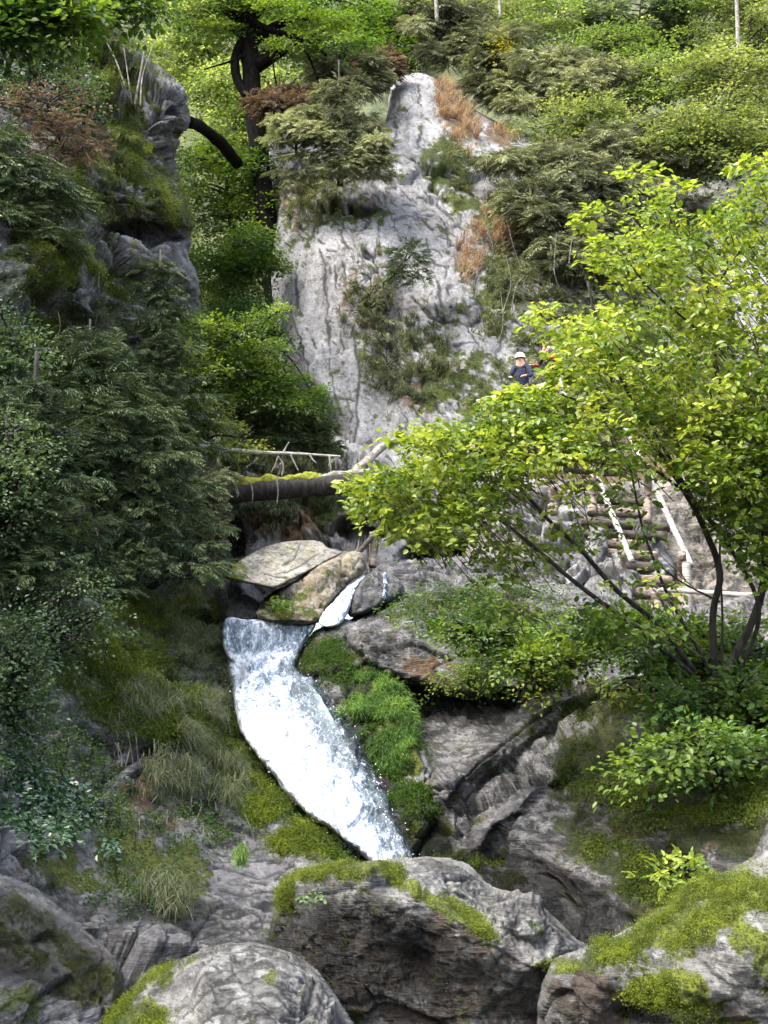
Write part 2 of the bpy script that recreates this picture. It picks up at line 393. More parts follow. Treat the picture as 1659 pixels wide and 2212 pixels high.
# ------------------------------------------------------------------ foliage
def rnd(n, *s): return R_.uniform(-1, 1, (n,) + s)
def leaves(acc, c, d, n, L, Wd, tint, kind='rhomb', fold=0.15, droop=0.0):
    d = nrm(d); s = nrm(np.cross(n, d)); n = np.cross(d, s); m = len(c)
    L = np.broadcast_to(L, (m,))[:, None]; Wd = np.broadcast_to(Wd, (m,))[:, None]
    i = np.arange(m)[:, None]
    if kind == 'rhomb':
        V = np.stack([c, c + d * L * .45 + s * Wd * .5 + n * Wd * fold, c + d * L - n * L * droop, c + d * L * .45 - s * Wd * .5 + n * Wd * fold], 1)
        F = [np.concatenate([i * 4 + np.array([[0, 1, 2]]), i * 4 + np.array([[0, 2, 3]])])]; k = 4
    else:
        V = np.stack([c, c + d * L * .22 + s * Wd * .42 + n * Wd * fold, c + d * L * .66 + s * Wd * .44 + n * (Wd * fold - L * droop * .4), c + d * L - n * L * droop,
                      c + d * L * .66 - s * Wd * .44 + n * (Wd * fold - L * droop * .4), c + d * L * .22 - s * Wd * .42 + n * Wd * fold], 1)
        F = [np.concatenate([i * 6 + np.array([[0, 1, 2, 3]]), i * 6 + np.array([[0, 3, 4, 5]])])]; k = 6
    acc.add(V.reshape(-1, 3), F, np.repeat(np.clip(tint, 0, 1), k))
UPV = np.array([0, -0.3, 1.0])
def broad_sprays(acc, C, size, leaf, K=9, tint=None, kind='rhomb', flat=0.35, toward=0.0, updir=UPV, dirs=None):
    n = len(C); az = R_.uniform(0, 2 * math.pi, n)
    d = np.stack([np.cos(az), np.sin(az), R_.uniform(-.45, .15, n)], -1) if dirs is None else dirs + rnd(n, 3) * .35
    d = nrm(d + np.array([0, -toward, 0])); up = nrm(np.array(updir) + rnd(n, 3) * flat)
    s = nrm(np.cross(up, d)); up = np.cross(d, s)
    if tint is None: tint = np.clip(0.5 + fbm(C * 0.8, 2) * .5 + R_.normal(0, .1, n), 0, 1)
    t = R_.uniform(0, 1, (n, K)); u = rnd(n, K) * .5 * (1.1 - t * .6)
    sz = size * R_.uniform(.6, 1.3, n)[:, None]
    c = C[:, None] + d[:, None] * (t * sz)[..., None] + s[:, None] * (u * sz)[..., None] + up[:, None] * (R_.normal(0, .07, (n, K)) * sz)[..., None]
    c[..., 2] -= (t ** 2) * sz * .2
    ld = d[:, None] * .6 + s[:, None] * np.sign(u)[..., None] * .7 + rnd(n, K, 3) * .35
    ln = up[:, None] + rnd(n, K, 3) * (.3 + flat * .6)
    lt = tint[:, None] + R_.normal(0, .12, (n, K))
    L = leaf * R_.uniform(.65, 1.25, n * K)
    leaves(acc, c.reshape(-1, 3), ld.reshape(-1, 3), ln.reshape(-1, 3), L, L * .68, lt.ravel(), kind, .12, .15)
def spruce_sprays(acc, C, size, w=0.035, K=9, tint=None, dirs=None, flat=.25, droop=.35):
    n = len(C); az = R_.uniform(0, 2 * math.pi, n)
    d = np.stack([np.cos(az), np.sin(az), R_.uniform(-.5, .05, n)], -1) if dirs is None else dirs + rnd(n, 3) * .3
    d = nrm(d); up = nrm(np.array([0, -.25, 1.0]) + rnd(n, 3) * flat); s = nrm(np.cross(up, d)); up = np.cross(d, s)
    if tint is None: tint = np.clip(0.5 + fbm(C * 0.8, 2) * .45 + R_.normal(0, .1, n), 0, 1)
    sz = size * R_.uniform(.6, 1.25, n)
    cs_, ds_, ns_, Ls, ws, ts = [], [], [], [], [], []
    for j in range(K):
        t = (j + .3) / K
        for sg in (-1, 1):
            c = C + d * (t * sz)[:, None] - np.array([0, 0, 1]) * (t * t * sz * droop)[:, None]
            dd = d * .65 + s * sg * .75 + rnd(n, 3) * .18 - np.array([0, 0, 1]) * (.15 + t * .3)
            cs_.append(c); ds_.append(dd); ns_.append(up + rnd(n, 3) * .6); Ls.append(sz * (.55 * (1 - t) + .12) * R_.uniform(.7, 1.2, n)); ws.append(np.full(n, w) * R_.uniform(.7, 1.4, n)); ts.append(tint + R_.normal(0, .1, n) + (.12 if t > .7 else 0))
    cs_.append(C); ds_.append(d - np.array([0, 0, droop])); ns_.append(up); Ls.append(sz * 1.05); ws.append(np.full(n, w)); ts.append(tint)
    leaves(acc, np.concatenate(cs_), np.concatenate(ds_), np.concatenate(ns_), np.concatenate(Ls), np.concatenate(ws), np.concatenate(ts), 'rhomb', .3, .1)
def grass(acc, C, L, w, K=30, out=None, tint=None, spread=.5, droop=1.0, seg=4):
    n = len(C); out = np.broadcast_to(np.array([0, -1, 0.2]) if out is None else out, (n, 3))
    m = n * K; c = np.repeat(C, K, 0) + rnd(m, 3) * (L * .12); o = np.repeat(out, K, 0)
    d = nrm(o + np.array([0, 0, .5]) + rnd(m, 3) * spread); LL = L * R_.uniform(.5, 1.2, m)
    t0 = np.repeat(R_.uniform(.2, .8, n) if tint is None else np.broadcast_to(tint, (n,)), K) + R_.normal(0, .15, m)
    side = nrm(np.cross(d, rnd(m, 3))); P = c; V = []
    for k in range(seg + 1):
        ww = w * (1 - k / seg * .9)
        V.append(P - side * ww * .5); V.append(P + side * ww * .5)
        dd = nrm(d + np.array([0, 0, -1.0]) * droop * (k / seg) * 1.6); P = P + dd * (LL / seg)[:, None]
    V = np.stack(V, 1); k2 = 2 * (seg + 1); i = np.arange(m)[:, None] * k2
    F = np.concatenate([i + np.array([[2 * k, 2 * k + 1, 2 * k + 3, 2 * k + 2]]) for k in range(seg)])
    acc.add(V.reshape(-1, 3), [F], np.repeat(np.clip(t0, 0, 1), k2))
def ell(n, cx, cy, rx, ry, Y, rY=None, shell=0.5):
    v = R_.normal(size=(n, 3)); v = nrm(v) * (R_.uniform(0, 1, n) ** (shell))[:, None]
    rY = rY if rY is not None else rx * mpp(Y)
    return W(cx + v[:, 0] * rx, cy + v[:, 1] * ry, Y + v[:, 2] * rY)
def inpoly(n, poly, Yf, th, thr=None, freq=.8, margin=26):
    P = np.array(poly, float); lo = P.min(0); hi = P.max(0); out = []; tot = 0
    while tot < n:
        q = R_.uniform(lo, hi, (n * 2, 2)); d, _, _, ins = polydist(q[:, 0], q[:, 1], P); q = q[ins & (d > margin)]
        Y = (Yf(q[:, 0], q[:, 1]) if callable(Yf) else Yf) + R_.uniform(-th, th, len(q))
        w = W(q[:, 0], q[:, 1], Y)
        if thr is not None:
            f = fbm(w * freq + 3.3, 3); w = w[f > thr]
        out.append(w); tot += len(w)
        if len(out) > 40: break
    return np.concatenate(out)[:n]
def on_relief(key, els, n, thr=None, freq=1.5, soft=.4, off=.03, invert=None):
    r = REL[key]; w = mask(r['px'], r['py'], els, soft)
    if invert: w = w * (1 - mask(r['px'], r['py'], invert, .3))
    ok = (r['px'] > -150) & (r['px'] < 1810) & (r['py'] > -150) & (r['py'] < 2350)
    w = w * ok
    if thr is not None: w = w * (fbm(r['V'] * freq, 3) > thr)
    if w.sum() <= 0: return np.zeros((0, 3)), np.zeros((0, 3))
    i = R_.choice(len(w), n, p=w / w.sum())
    return r['V'][i] + r['N'][i] * off * R_.uniform(0, 1.6, (n, 1)) + rnd(n, 3) * .03, r['N'][i]
# ================================================================== LIGHT, SKY, CAMERA
SUN_EL, SUN_AZ = math.radians(56), math.radians(-122)      # azimuth measured from +Y towards +X
world = bpy.data.worlds.new("World"); sc.world = world; world.use_nodes = True
wn = world.node_tree; wn.nodes.clear()
sky = wn.nodes.new('ShaderNodeTexSky'); sky.sky_type = 'NISHITA'; sky.sun_disc = False
sky.sun_elevation = SUN_EL; sky.sun_rotation = SUN_AZ; sky.air_density = 1.0; sky.dust_density = 4.0; sky.ozone_density = 1.0
bg = wn.nodes.new('ShaderNodeBackground'); bg.inputs[1].default_value = 0.15
wo = wn.nodes.new('ShaderNodeOutputWorld'); hs = wn.nodes.new('ShaderNodeHueSaturation'); hs.inputs['Saturation'].default_value = 0.6; wn.links.new(sky.outputs[0], hs.inputs['Color']); wn.links.new(hs.outputs[0], bg.inputs[0]); wn.links.new(bg.outputs[0], wo.inputs[0])
sl = bpy.data.lights.new('sun', 'SUN'); sl.energy = 1.4; sl.angle = math.radians(30); sl.color = (1.0, 0.95, 0.86)
so = bpy.data.objects.new('sun', sl); COL.objects.link(so)
sd_ = Vector((math.sin(SUN_AZ) * math.cos(SUN_EL), math.cos(SUN_AZ) * math.cos(SUN_EL), math.sin(SUN_EL)))
so.rotation_euler = (-sd_).to_track_quat('-Z', 'Y').to_euler(); so.location = (0, 0, 60)
cd = bpy.data.cameras.new('camera'); co = bpy.data.objects.new('camera', cd); COL.objects.link(co)
co.location = CAM; co.rotation_euler = (math.radians(90) + PITCH, 0, 0)
cd.sensor_fit = 'VERTICAL'; cd.angle = 2 * math.atan(1106 / FPX); cd.clip_start = 0.1; cd.clip_end = 2000
sc.camera = co
sc.view_settings.view_transform = 'Standard'; sc.view_settings.look = 'None'; sc.view_settings.gamma = 1
sc.view_settings.exposure = 2.42
cy = sc.cycles
cy.max_bounces = 6; cy.diffuse_bounces = 3; cy.glossy_bounces = 2; cy.transmission_bounces = 4; cy.transparent_max_bounces = 12
cy.use_denoising = True; cy.use_adaptive_sampling = True; cy.adaptive_threshold = 0.02; cy.sample_clamp_indirect = 6; cy.caustics_reflective = False; cy.caustics_refractive = False
# ================================================================== MATERIALS
M = {}
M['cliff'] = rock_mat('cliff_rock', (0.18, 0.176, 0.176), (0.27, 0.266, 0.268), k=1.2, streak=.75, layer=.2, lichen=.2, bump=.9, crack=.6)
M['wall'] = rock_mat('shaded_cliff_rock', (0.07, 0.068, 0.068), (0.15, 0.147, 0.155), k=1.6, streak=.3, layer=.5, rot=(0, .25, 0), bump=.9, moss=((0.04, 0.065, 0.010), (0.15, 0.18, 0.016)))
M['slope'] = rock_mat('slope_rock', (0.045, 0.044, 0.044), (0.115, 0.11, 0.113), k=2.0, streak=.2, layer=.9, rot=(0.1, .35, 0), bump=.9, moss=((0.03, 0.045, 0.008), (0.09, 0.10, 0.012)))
M['boulder'] = rock_mat('boulder_rock', (0.065, 0.063, 0.061), (0.135, 0.132, 0.127), k=3.2, streak=.2, layer=.7, rot=(0, .1, 0), bump=.8, moss=((0.05, 0.075, 0.008), (0.16, 0.19, 0.012)), dirt=(0.05, 0.039, 0.031))
M['brownrock'] = rock_mat('brown_rock', (0.11, 0.09, 0.06), (0.22, 0.18, 0.12), k=2.4, streak=.5, layer=.3, bump=.8)
M['slab'] = rock_mat('slab_rock', (0.15, 0.14, 0.112), (0.23, 0.215, 0.175), k=1.6, streak=.1, layer=.2, lichen=.2, bump=.4, crack=1, moss=((0.09, 0.10, 0.008), (0.2, 0.19, 0.012)))
M['blackrock'] = rock_mat('wet_black_rock', (0.04, 0.04, 0.042), (0.1, 0.1, 0.105), k=3, streak=.6, layer=.3, bump=1)
M['earth'] = rock_mat('earthy_rock', (0.11, 0.095, 0.08), (0.20, 0.18, 0.155), k=1.6, streak=.2, layer=.5, lichen=.2, bump=.8)
M['hillleaf'] = leaf_mat('hillside_leaf', [(0, (0.03, 0.05, 0.016)), (.5, (0.10, 0.14, 0.045)), (1, (0.30, 0.34, 0.12))], .5, .45, .35)
M['mossgreen'] = leaf_mat('green_moss_shoot', [(0, (0.02, 0.045, 0.006)), (.5, (0.05, 0.10, 0.012)), (1, (0.12, 0.19, 0.02))], .3, .7, .1)
M['blackbark'] = simple_mat('near_black_bark', (0.003, 0.0027, 0.0025), (0.010, 0.009, 0.008), 5, sc3=(3, 3, .5), bump=.8, spec=.05, rough=1)
M['hill'] = simple_mat('forest_floor', (0.02, 0.03, 0.01), (0.07, 0.08, 0.025), 1.2)
M['ground'] = simple_mat('gravelly_ground', (0.05, 0.045, 0.035), (0.13, 0.12, 0.10), 2.0)
M['birch'] = birch_mat()
M['bark'] = simple_mat('dark_bark', (0.008, 0.007, 0.006), (0.035, 0.03, 0.026), 5, sc3=(3, 3, .5), bump=.8)
M['twig'] = simple_mat('twig_bark', (0.05, 0.042, 0.03), (0.13, 0.11, 0.08), 9)
M['palebark'] = simple_mat('pale_bark', (0.10, 0.09, 0.075), (0.27, 0.25, 0.215), 9)
M['deadwood'] = simple_mat('bleached_wood', (0.2, 0.18, 0.155), (0.42, 0.40, 0.36), 10, sc3=(.4, 2, 2))
M['timber'] = simple_mat('weathered_timber', (0.08, 0.06, 0.048), (0.24, 0.19, 0.155), 7, sc3=(1, 1, 3))
M['darktimber'] = simple_mat('dark_timber', (0.02, 0.017, 0.014), (0.085, 0.07, 0.056), 7, sc3=(.6, 2, 2))
M['lime'] = leaf_mat('lime_green_leaf', [(0, (0.05, 0.10, 0.014)), (.4, (0.13, 0.20, 0.026)), (.75, (0.25, 0.32, 0.045)), (1, (0.40, 0.45, 0.09))], .5, .4, .5)
M['mid'] = leaf_mat('beech_leaf', [(0, (0.018, 0.045, 0.010)), (.5, (0.052, 0.11, 0.018)), (1, (0.16, 0.23, 0.03))], .5, .45, .4)
M['beechlite'] = leaf_mat('light_beech_leaf', [(0, (0.045, 0.08, 0.02)), (.5, (0.12, 0.185, 0.045)), (1, (0.37, 0.43, 0.18))], .55, .45, .4)
M['yellow'] = leaf_mat('yellowing_leaf', [(0, (0.07, 0.11, 0.02)), (.5, (0.15, 0.20, 0.03)), (1, (0.33, 0.29, 0.05))], .5)
M['spruce'] = leaf_mat('spruce_needle', [(0, (0.012, 0.026, 0.012)), (.5, (0.032, 0.056, 0.022)), (1, (0.095, 0.13, 0.05))], .15, .5, .35)
M['olive'] = leaf_mat('olive_needle', [(0, (0.045, 0.052, 0.03)), (.5, (0.13, 0.145, 0.08)), (1, (0.34, 0.36, 0.20))], .2, .55, .3)
M['ivy'] = leaf_mat('glossy_dark_leaf', [(0, (0.012, 0.035, 0.016)), (.6, (0.03, 0.08, 0.03)), (1, (0.09, 0.17, 0.06))], .2, .25, .9)
M['bluish'] = leaf_mat('shade_leaf', [(0, (0.014, 0.03, 0.014)), (.5, (0.036, 0.068, 0.028)), (1, (0.12, 0.18, 0.08))], .3, .5, .3)
M['red'] = leaf_mat('russet_leaf', [(0, (0.04, 0.026, 0.02)), (.5, (0.10, 0.065, 0.05)), (1, (0.21, 0.16, 0.12))], .3, .6, .2)
M['deadgrass'] = leaf_mat('dead_grass', [(0, (0.16, 0.085, 0.065)), (.5, (0.33, 0.22, 0.17)), (1, (0.52, 0.42, 0.33))], .3, .7, .2)
M['grass'] = leaf_mat('grass_blade', [(0, (0.04, 0.08, 0.015)), (.5, (0.08, 0.17, 0.03)), (1, (0.20, 0.30, 0.06))], .35, .5, .3)
M['greygrass'] = leaf_mat('grey_grass_blade', [(0, (0.04, 0.055, 0.025)), (.5, (0.10, 0.12, 0.06)), (1, (0.26, 0.27, 0.17))], .3, .5, .3)
M['mossleaf'] = leaf_mat('moss_shoot', [(0, (0.02, 0.03, 0.006)), (.5, (0.06, 0.085, 0.012)), (1, (0.17, 0.205, 0.022))], .3, .7, .1)
# ================================================================== SETTING: ground, hillside, cliffs
s_ = 900
mesh('ground', [(-s_, -s_, -1.2), (s_, -s_, -1.2), (s_, s_, -1.2), (-s_, s_, -1.2)], [np.array([[0, 1, 2, 3]])], M['ground'], None, False)
tag(bpy.data.objects['ground'], kind='structure')
relief('hill', 'hillside', [(-700, -700), (2400, -700), (2400, 1200), (-700, 1300)], [(0, -600, 100), (1659, -600, 100), (0, 300, 62), (800, 300, 60), (1659, 300, 56), (500, 900, 48), (1659, 800, 46)],
       M['hill'], step=14, T=4, R=80, low=(3, .08), block=None, block2=None, fine=(.4, .8), kind='structure', ragged=0)
# central cliff, running right into the wooded slope
relief('cliff', 'cliff', [(578, 300), (640, 285), (700, 300), (770, 300), (828, 270), (838, 225), (846, 180), (880, 158), (930, 158), (962, 185), (1000, 225), (1060, 255), (1115, 285), (1180, 300), (1320, 330), (1500, 330), (2200, 250), (2250, 1500), (1500, 1500), (1000, 1300), (800, 1090), (742, 985), (705, 900), (650, 850), (612, 790), (592, 690), (580, 600), (586, 480), (578, 400)],
       [(580, 300, 41), (850, 170, 44), (960, 200, 44), (1110, 290, 43), (1500, 330, 46), (2200, 250, 45), (585, 640, 36), (760, 560, 34.5), (900, 460, 36.5), (1000, 480, 37.5), (700, 900, 31.5), (800, 900, 31.5), (900, 800, 32.5), (1050, 700, 34), (1100, 560, 37), (1300, 600, 37), (1659, 600, 36), (1100, 820, 33), (1300, 900, 31), (1659, 900, 30), (800, 1080, 29.5), (1000, 1200, 28), (1500, 1100, 28), (1500, 1500, 26), (2200, 1200, 26)],
       M['cliff'], step=3.2, T=3.5, R=55, low=(.2, .22), block=(.16, .35, (1, 1, .4)), block2=(.025, 1.3, (1.3, 1, .4)), fine=(.03, 3.0),
       bumps=((880, 640, 40, 160, 12, .4, .8), (770, 500, 110, 60, 0, -.3, .8), (940, 640, 120, 60, 0, -.4, .8), (960, 690, 90, 22, 5, .3, .7), (830, 800, 30, 140, 0, .5, .9)),
       moss=((700, 430, 120, 55, 20, .55), (640, 480, 40, 130, 0, .35), (810, 700, 40, 130, 0, .5), (930, 790, 60, 100, 0, .55), (960, 350, 50, 45, 30, .9), (990, 400, 30, 80, -25, .7), (820, 460, 25, 22, 0, .7), (1080, 620, 45, 110, 0, .8), (1000, 830, 120, 70, 0, .75), (700, 390, 90, 40, 0, .6), (1250, 480, 240, 150, 0, .75), (1250, 760, 170, 130, 0, .5), (1500, 850, 260, 160, 0, .7)), lines=cracks(1, 46, 610, 1050, 460, 900, 75, .5, 14, 60) + cracks(2, 40, 700, 1080, 400, 560, 12, .4, 12, 46, (1.5, 3.2), .09) + cracks(3, 40, 860, 1250, 640, 880, 15, .5, 14, 50, (1.5, 3.5), .1) + cracks(4, 16, 590, 700, 300, 480, 85, .2, 20, 70) + ((3, .08, [(690, 540), (705, 660), (712, 780), (735, 900)]), (2.5, .06, [(745, 470), (738, 560), (752, 640)]), (3, .1, [(640, 560), (632, 680), (660, 800), (700, 880)]), (3.5, .1, [(765, 700), (775, 830), (770, 960)]), (4, .15, [(890, 640), (930, 690), (1010, 700), (1040, 690)]), (3, .1, [(725, 862), (768, 866)]), (3, .08, [(850, 470), (900, 455), (935, 490)]), (3, .1, [(690, 445), (760, 430), (810, 450)]), (2.5, .06, [(930, 360), (955, 430), (985, 470)]), (3, .08, [(1040, 560), (1020, 640), (1060, 700)]), (2.5, .06, [(820, 470), (812, 560), (835, 640)]), (3, .1, [(1130, 620), (1180, 640), (1230, 625)]), (3, .12, [(860, 860), (930, 850), (1000, 870)]), (2.5, .06, [(862, 200), (856, 260), (845, 330)]), (2, .05, [(905, 180), (915, 260), (900, 330)])), rugged=((930, 800, 110, 110, 0, .6), (920, 400, 100, 50, 0, .7), (1150, 640, 140, 90), (740, 430, 80, 30)),
       dirt=((800, 640, 70, 90, 0, .5), (1090, 480, 60, 50, 0, .8), (990, 240, 40, 90, -25, .75), (1085, 285, 40, 35, 0, .8), (1300, 480, 200, 120, 0, .6), (630, 420, 50, 90, 0, .45), (900, 860, 60, 60, 0, .4), (1450, 950, 320, 180, 0, .8), (660, 640, 50, 90, 0, .2)),  # broad right ellipse, with its moss, darkens the face behind the hazel
       wet_shade=((885, 250, 40, 60, 0, .25), (850, 810, 22, 60, 0, .6)), kind='structure', ragged=5)
# rock wall under the log
relief('lower', 'rock_wall', [(500, 1060), (470, 960), (560, 900), (700, 930), (860, 1000), (1050, 1060), (1400, 1100), (1500, 1300), (1100, 1400), (800, 1330), (560, 1330), (400, 1420), (420, 1160)],
       [(500, 960, 28.5), (700, 960, 28.5), (512, 1080, 26.5), (700, 1070, 26), (1000, 1080, 25.5), (1400, 1150, 25), (500, 1300, 24.5), (800, 1200, 24.5), (1000, 1200, 25.2), (1100, 1350, 23.5)],
       M['cliff'], step=3, T=2, R=30, low=(.4, .5), block=(.35, 1.1), block2=(.12, 3), strata=(.12, .5, (.3, .1, 1)),
       bumps=((945, 1192, 75, 24, -8, 1.8, .2), (790, 1150, 60, 14, 30, .8, .3)),
       moss=((600, 970, 120, 60, 0, .8), (680, 1085, 110, 30, 0, .75), (780, 1080, 60, 40, 0, .7), (580, 1110, 60, 40, 0, .5)), dirt=((620, 1120, 90, 60, 0, .75), (540, 1150, 40, 80, 0, .4)), wet_shade=((510, 1200, 20, 120, 0, .9), (940, 1192, 70, 22, 0, .8), (820, 1130, 40, 30, 0, .5)), kind='structure')  # ellipse at the dark gap puts recess shade into the colour
# left gorge wall
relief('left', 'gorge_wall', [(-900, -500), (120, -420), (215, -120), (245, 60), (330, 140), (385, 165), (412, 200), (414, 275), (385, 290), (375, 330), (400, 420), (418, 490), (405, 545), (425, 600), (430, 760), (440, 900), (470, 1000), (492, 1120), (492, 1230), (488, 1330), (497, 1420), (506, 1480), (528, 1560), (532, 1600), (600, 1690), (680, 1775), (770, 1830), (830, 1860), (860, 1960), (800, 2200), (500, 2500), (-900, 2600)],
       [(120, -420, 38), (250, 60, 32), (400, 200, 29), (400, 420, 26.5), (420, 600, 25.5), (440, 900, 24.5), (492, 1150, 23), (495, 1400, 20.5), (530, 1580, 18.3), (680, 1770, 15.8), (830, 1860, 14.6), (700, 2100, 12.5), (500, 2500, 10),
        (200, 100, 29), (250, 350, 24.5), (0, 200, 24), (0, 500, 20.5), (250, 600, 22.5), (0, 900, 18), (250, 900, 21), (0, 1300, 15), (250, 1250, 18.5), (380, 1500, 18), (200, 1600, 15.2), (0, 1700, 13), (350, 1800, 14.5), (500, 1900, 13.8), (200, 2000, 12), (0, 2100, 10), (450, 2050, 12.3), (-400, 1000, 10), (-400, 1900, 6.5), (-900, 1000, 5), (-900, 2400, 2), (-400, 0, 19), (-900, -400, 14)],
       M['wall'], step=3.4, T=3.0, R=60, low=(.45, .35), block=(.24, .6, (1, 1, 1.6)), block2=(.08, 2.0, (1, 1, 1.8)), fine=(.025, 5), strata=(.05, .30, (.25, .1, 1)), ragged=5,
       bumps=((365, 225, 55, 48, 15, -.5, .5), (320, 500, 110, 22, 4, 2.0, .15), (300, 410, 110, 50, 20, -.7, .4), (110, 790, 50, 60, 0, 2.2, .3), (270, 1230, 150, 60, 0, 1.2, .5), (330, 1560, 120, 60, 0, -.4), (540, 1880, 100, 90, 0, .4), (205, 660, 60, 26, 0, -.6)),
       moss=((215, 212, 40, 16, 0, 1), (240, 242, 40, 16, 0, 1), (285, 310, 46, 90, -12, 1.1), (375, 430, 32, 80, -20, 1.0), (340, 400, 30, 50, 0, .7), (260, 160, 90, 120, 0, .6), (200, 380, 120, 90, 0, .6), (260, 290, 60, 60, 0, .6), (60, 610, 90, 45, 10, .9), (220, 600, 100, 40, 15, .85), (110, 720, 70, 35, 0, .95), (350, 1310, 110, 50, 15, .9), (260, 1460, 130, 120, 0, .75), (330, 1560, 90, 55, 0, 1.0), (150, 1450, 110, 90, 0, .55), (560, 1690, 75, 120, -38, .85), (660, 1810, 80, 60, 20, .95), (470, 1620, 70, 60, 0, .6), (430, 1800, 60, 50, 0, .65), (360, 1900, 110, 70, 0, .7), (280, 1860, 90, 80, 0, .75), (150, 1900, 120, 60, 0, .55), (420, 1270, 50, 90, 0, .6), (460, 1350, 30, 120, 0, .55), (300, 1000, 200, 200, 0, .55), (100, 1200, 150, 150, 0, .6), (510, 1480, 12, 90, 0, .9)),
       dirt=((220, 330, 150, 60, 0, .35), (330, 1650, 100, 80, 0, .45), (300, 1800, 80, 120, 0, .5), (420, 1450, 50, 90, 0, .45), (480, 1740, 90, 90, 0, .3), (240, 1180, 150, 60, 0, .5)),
       wet_shade=((515, 1500, 16, 100, -5, .6), (110, 790, 40, 50, 0, .8), (320, 505, 100, 22, 4, .6), (250, 2030, 120, 80, 0, .4), (740, 1840, 60, 30, 20, .6), (270, 1230, 130, 60, 0, .5), (350, 2010, 160, 70, 0, .5)), calm=((480, 1950, 230, 170), (620, 1760, 200, 120, 35), (250, 1950, 200, 120)), rugged=((300, 250, 150, 200), (150, 700, 200, 200)), lines=cracks(5, 70, 380, 640, 1830, 2060, 2, .25, 20, 80, (1.2, 2.8), .04) + cracks(6, 40, 130, 420, 120, 480, 8, .3, 20, 80, (2, 4), .1) + ((5, .25, [(235, 445), (300, 440), (360, 462), (415, 485)]), (4, .15, [(320, 270), (380, 292), (412, 280)]), (3, .1, [(230, 360), (290, 352), (350, 372)]), (3, .1, [(250, 300), (300, 290), (340, 318)]), (3, .08, [(400, 1900), (480, 1880), (560, 1905), (620, 1890)]), (3, .06, [(380, 1985), (470, 1960), (560, 1985)]), (2.5, .05, [(470, 1930), (520, 1945), (590, 1935)]), (3, .08, [(440, 1720), (500, 1705), (560, 1722)]), (3, .1, [(60, 640), (120, 660), (200, 650)]), (3, .1, [(180, 700), (260, 690), (330, 720)])), kind='structure')  # ellipses on the carved hollows put their shade into the colour; others are damp
# right slope
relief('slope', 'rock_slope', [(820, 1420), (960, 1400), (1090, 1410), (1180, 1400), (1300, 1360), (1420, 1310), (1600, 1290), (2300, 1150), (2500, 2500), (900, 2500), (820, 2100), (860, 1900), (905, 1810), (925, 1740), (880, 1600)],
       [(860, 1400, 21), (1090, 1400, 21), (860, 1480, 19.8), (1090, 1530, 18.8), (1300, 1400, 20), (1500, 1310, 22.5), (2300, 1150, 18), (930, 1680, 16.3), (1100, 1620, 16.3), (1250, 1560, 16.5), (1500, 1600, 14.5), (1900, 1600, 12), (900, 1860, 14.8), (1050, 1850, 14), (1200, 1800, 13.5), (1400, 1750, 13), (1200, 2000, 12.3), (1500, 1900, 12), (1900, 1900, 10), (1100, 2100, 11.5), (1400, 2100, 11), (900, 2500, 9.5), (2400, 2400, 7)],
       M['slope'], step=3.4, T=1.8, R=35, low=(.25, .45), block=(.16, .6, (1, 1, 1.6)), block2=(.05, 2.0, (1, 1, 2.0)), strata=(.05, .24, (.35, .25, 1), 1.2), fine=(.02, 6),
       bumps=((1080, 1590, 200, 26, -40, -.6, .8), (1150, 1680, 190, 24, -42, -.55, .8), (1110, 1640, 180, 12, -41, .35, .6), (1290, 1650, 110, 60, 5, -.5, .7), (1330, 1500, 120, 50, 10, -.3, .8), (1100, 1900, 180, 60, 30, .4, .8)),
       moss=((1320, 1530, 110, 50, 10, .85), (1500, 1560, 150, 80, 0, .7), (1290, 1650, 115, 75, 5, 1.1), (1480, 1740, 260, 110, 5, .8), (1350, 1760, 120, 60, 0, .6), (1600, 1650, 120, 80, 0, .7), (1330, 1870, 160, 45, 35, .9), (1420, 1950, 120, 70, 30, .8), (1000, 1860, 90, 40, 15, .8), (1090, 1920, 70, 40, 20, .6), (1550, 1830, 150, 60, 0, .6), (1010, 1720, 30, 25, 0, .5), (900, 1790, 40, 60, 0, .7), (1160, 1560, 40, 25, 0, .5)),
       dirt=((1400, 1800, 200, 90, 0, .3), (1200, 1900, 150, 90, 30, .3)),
       wet_shade=((1180, 1960, 260, 90, 25, 1.0), (1050, 1870, 120, 50, 10, .6), (1500, 1850, 200, 70, -20, .55), (930, 1830, 40, 60, 0, .9), (1020, 1780, 60, 40, 0, .4), (1420, 1800, 260, 120, 0, .5)), calm=((1420, 1780, 260, 130), (1050, 1580, 160, 60, -30)), lines=cracks(7, 60, 870, 1100, 1480, 1700, 8, .25, 20, 80, (1.2, 2.6), .03) + cracks(8, 60, 1100, 1650, 1560, 1980, 8, .3, 30, 120, (1.4, 3), .04) + ((5, .2, [(1190, 1520), (1090, 1600), (1000, 1680), (940, 1740)]), (5, .2, [(1240, 1600), (1150, 1690), (1040, 1780)]), (4, .15, [(900, 1530), (1000, 1560), (1080, 1545)]), (3, .1, [(1040, 1780), (1180, 1790), (1330, 1830)]), (4, .12, [(1180, 1790), (1290, 1870), (1400, 1960)]), (3, .1, [(1200, 1720), (1330, 1740), (1480, 1720)]), (3, .1, [(1300, 1800), (1450, 1790), (1600, 1760)]), (3, .1, [(880, 1600), (960, 1620), (1010, 1600)])), kind='structure', ragged=5)  # darkens the gully and the lower mossy slab
